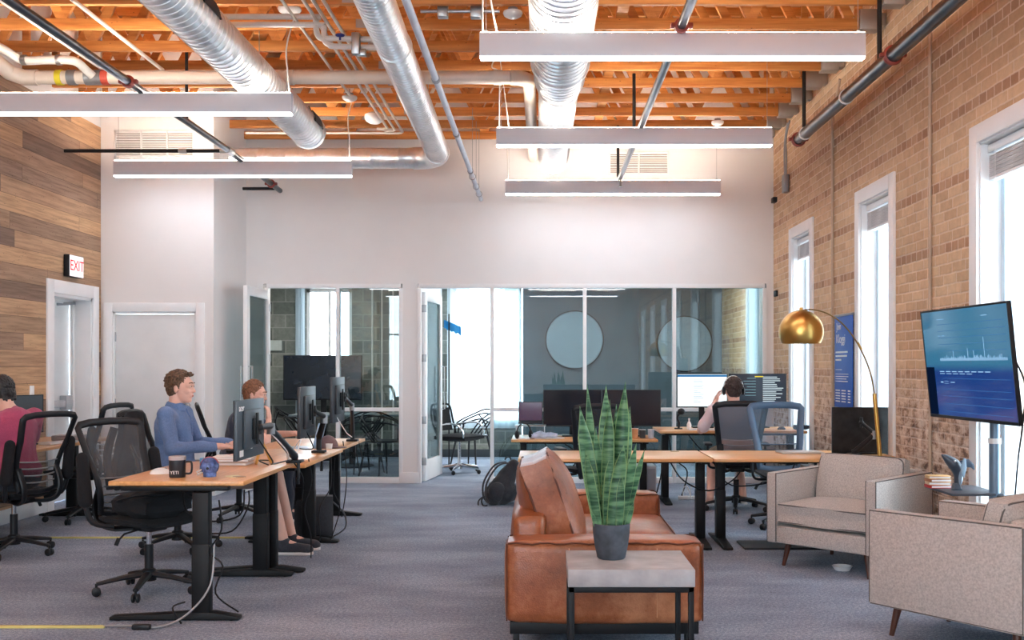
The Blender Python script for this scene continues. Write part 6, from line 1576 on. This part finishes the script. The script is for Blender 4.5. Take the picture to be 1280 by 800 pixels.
# headphones, back to us
r4, hp4, R4 = person('person with headphones and pale pink shirt, back turned, facing two lit monitors', (1.87, 10.15, 0), PI/2+.05,
  dict(hip=(.0, 0, .58), chest=(.05, 0, .88), neck=(.07, 0, 1.045), head=(.10, .0, 1.16), face=(1, 0, -.1),
       armL=((.05, .2, .97), (.16, .31, .77), (.24, .14, 1.06)), armR=((.05, -.2, .97), (.18, -.28, .78), (.42, -.15, .81)),
       hands=(((.24, .14, 1.07), (-.35, -.35, 1), (-.4, -.9, 0), .9, 1), ((.43, -.15, .81), (1, .1, 0), (0, 0, -1), .4, 1)),
       legs=(((.36, .15, .5), (.05, .24, .11), (.13, 0, -.07)), ((.44, -.12, .5), (.1, -.1, .11)))),
  PALE, fabric_mat('olive_shorts', (120, 116, 100), 260., .15), HB4, sleeve='half', shorts=True)
hpn = MB().tube([hp4(-.01+.0*k, .092*math.cos(a), .02+.118*math.sin(a)) for k, a in enumerate([PI*i/16 for i in range(17)])], .008, 8, ell=(1.6, .8))
t = thing('headset', 'dark over-ear headphones with a pale band worn by the person in pale pink', 'headphones', r4.location, r4.rotation_euler.z)
part('headband', hpn, TRIM, t)
for k in (-1, 1): part('ear_cup', MB().ell(hp4(-.008, k*.095, -.0), (.038, .018, .045), R4), BLP, t)
fl = MB()
for (x, y) in ((.05, .24), (.1, -.1)):
    fl.prism([(-.05, -.03), (.05, -.042), (.15, -.04), (.19, 0), (.15, .04), (.05, .042), (-.05, .03)], .02, Matrix.Translation((x, y, .055)) @ Matrix.Rotation(.35 if False else 0, 4, 'Y'), .004)
part('sandal', fl, TRIM, r4)
# ------------------------------------------------------------------ camera, light, render look
cd = bpy.data.cameras.new('camera'); co = bpy.data.objects.new('camera', cd); COL.objects.link(co)
cd.sensor_width = 36; cd.lens = F*36/1280; cd.shift_x = -(VX-640)/1280; cd.shift_y = (VY-400)/1280
co.location = (0, 0, H); co.rotation_euler = (PI/2, 0, 0); cd.clip_end = 200; sc.camera = co
w = bpy.data.worlds.new('sky'); sc.world = w; w.use_nodes = True
bg = w.node_tree.nodes['Background']; bg.inputs[0].default_value = (.82, .92, 1.0, 1); bg.inputs[1].default_value = 5.
def portal(loc, rot, sx, sy):
    L = bpy.data.lights.new('window_portal', 'AREA'); L.shape = 'RECTANGLE'; L.size = sx; L.size_y = sy; L.cycles.is_portal = True
    o = bpy.data.objects.new('window_portal', L); COL.objects.link(o); o.location = loc; o.rotation_euler = rot
for a, b in WIN: portal((XR+.27, (a+b)/2, (WZ0+WZ1)/2), (0, PI/2, 0), WZ1-WZ0, b-a)
for a, b in FILL_WIN: portal(((a+b)/2, YN-.1, (NZ0+NZ1)/2), (PI/2, 0, 0), b-a, NZ1-NZ0)
for a, b, z0, z1 in wl: portal(((a+b)/2, YR+.17, (z0+z1)/2), (-PI/2, 0, 0), b-a, z1-z0)
# unseen glowing ceiling panels, added to brighten the two meeting rooms
for x, y in ((-3.0, 14.3), (-.2, 14.2), (1.7, 14.2)):
    t = struct('trim_fill_light', MB().box(x-.4, x+.4, y-.1, y+.1, 2.695, 2.72, .003), emit('room_fill_light', (255, 250, 240), 22.)) 
sc.view_settings.view_transform = 'Standard'; sc.view_settings.look = 'None'; sc.view_settings.gamma = 1; sc.view_settings.use_curve_mapping = False
sc.view_settings.exposure = 1.7
sc.cycles.use_denoising = True
try: sc.cycles.denoiser = 'OPENIMAGEDENOISE'
except Exception: pass
sc.cycles.max_bounces = 8; sc.cycles.diffuse_bounces = 4; sc.cycles.glossy_bounces = 4; sc.cycles.transparent_max_bounces = 16
sc.cycles.sample_clamp_indirect = 6.; sc.cycles.caustics_reflective = False; sc.cycles.caustics_refractive = False
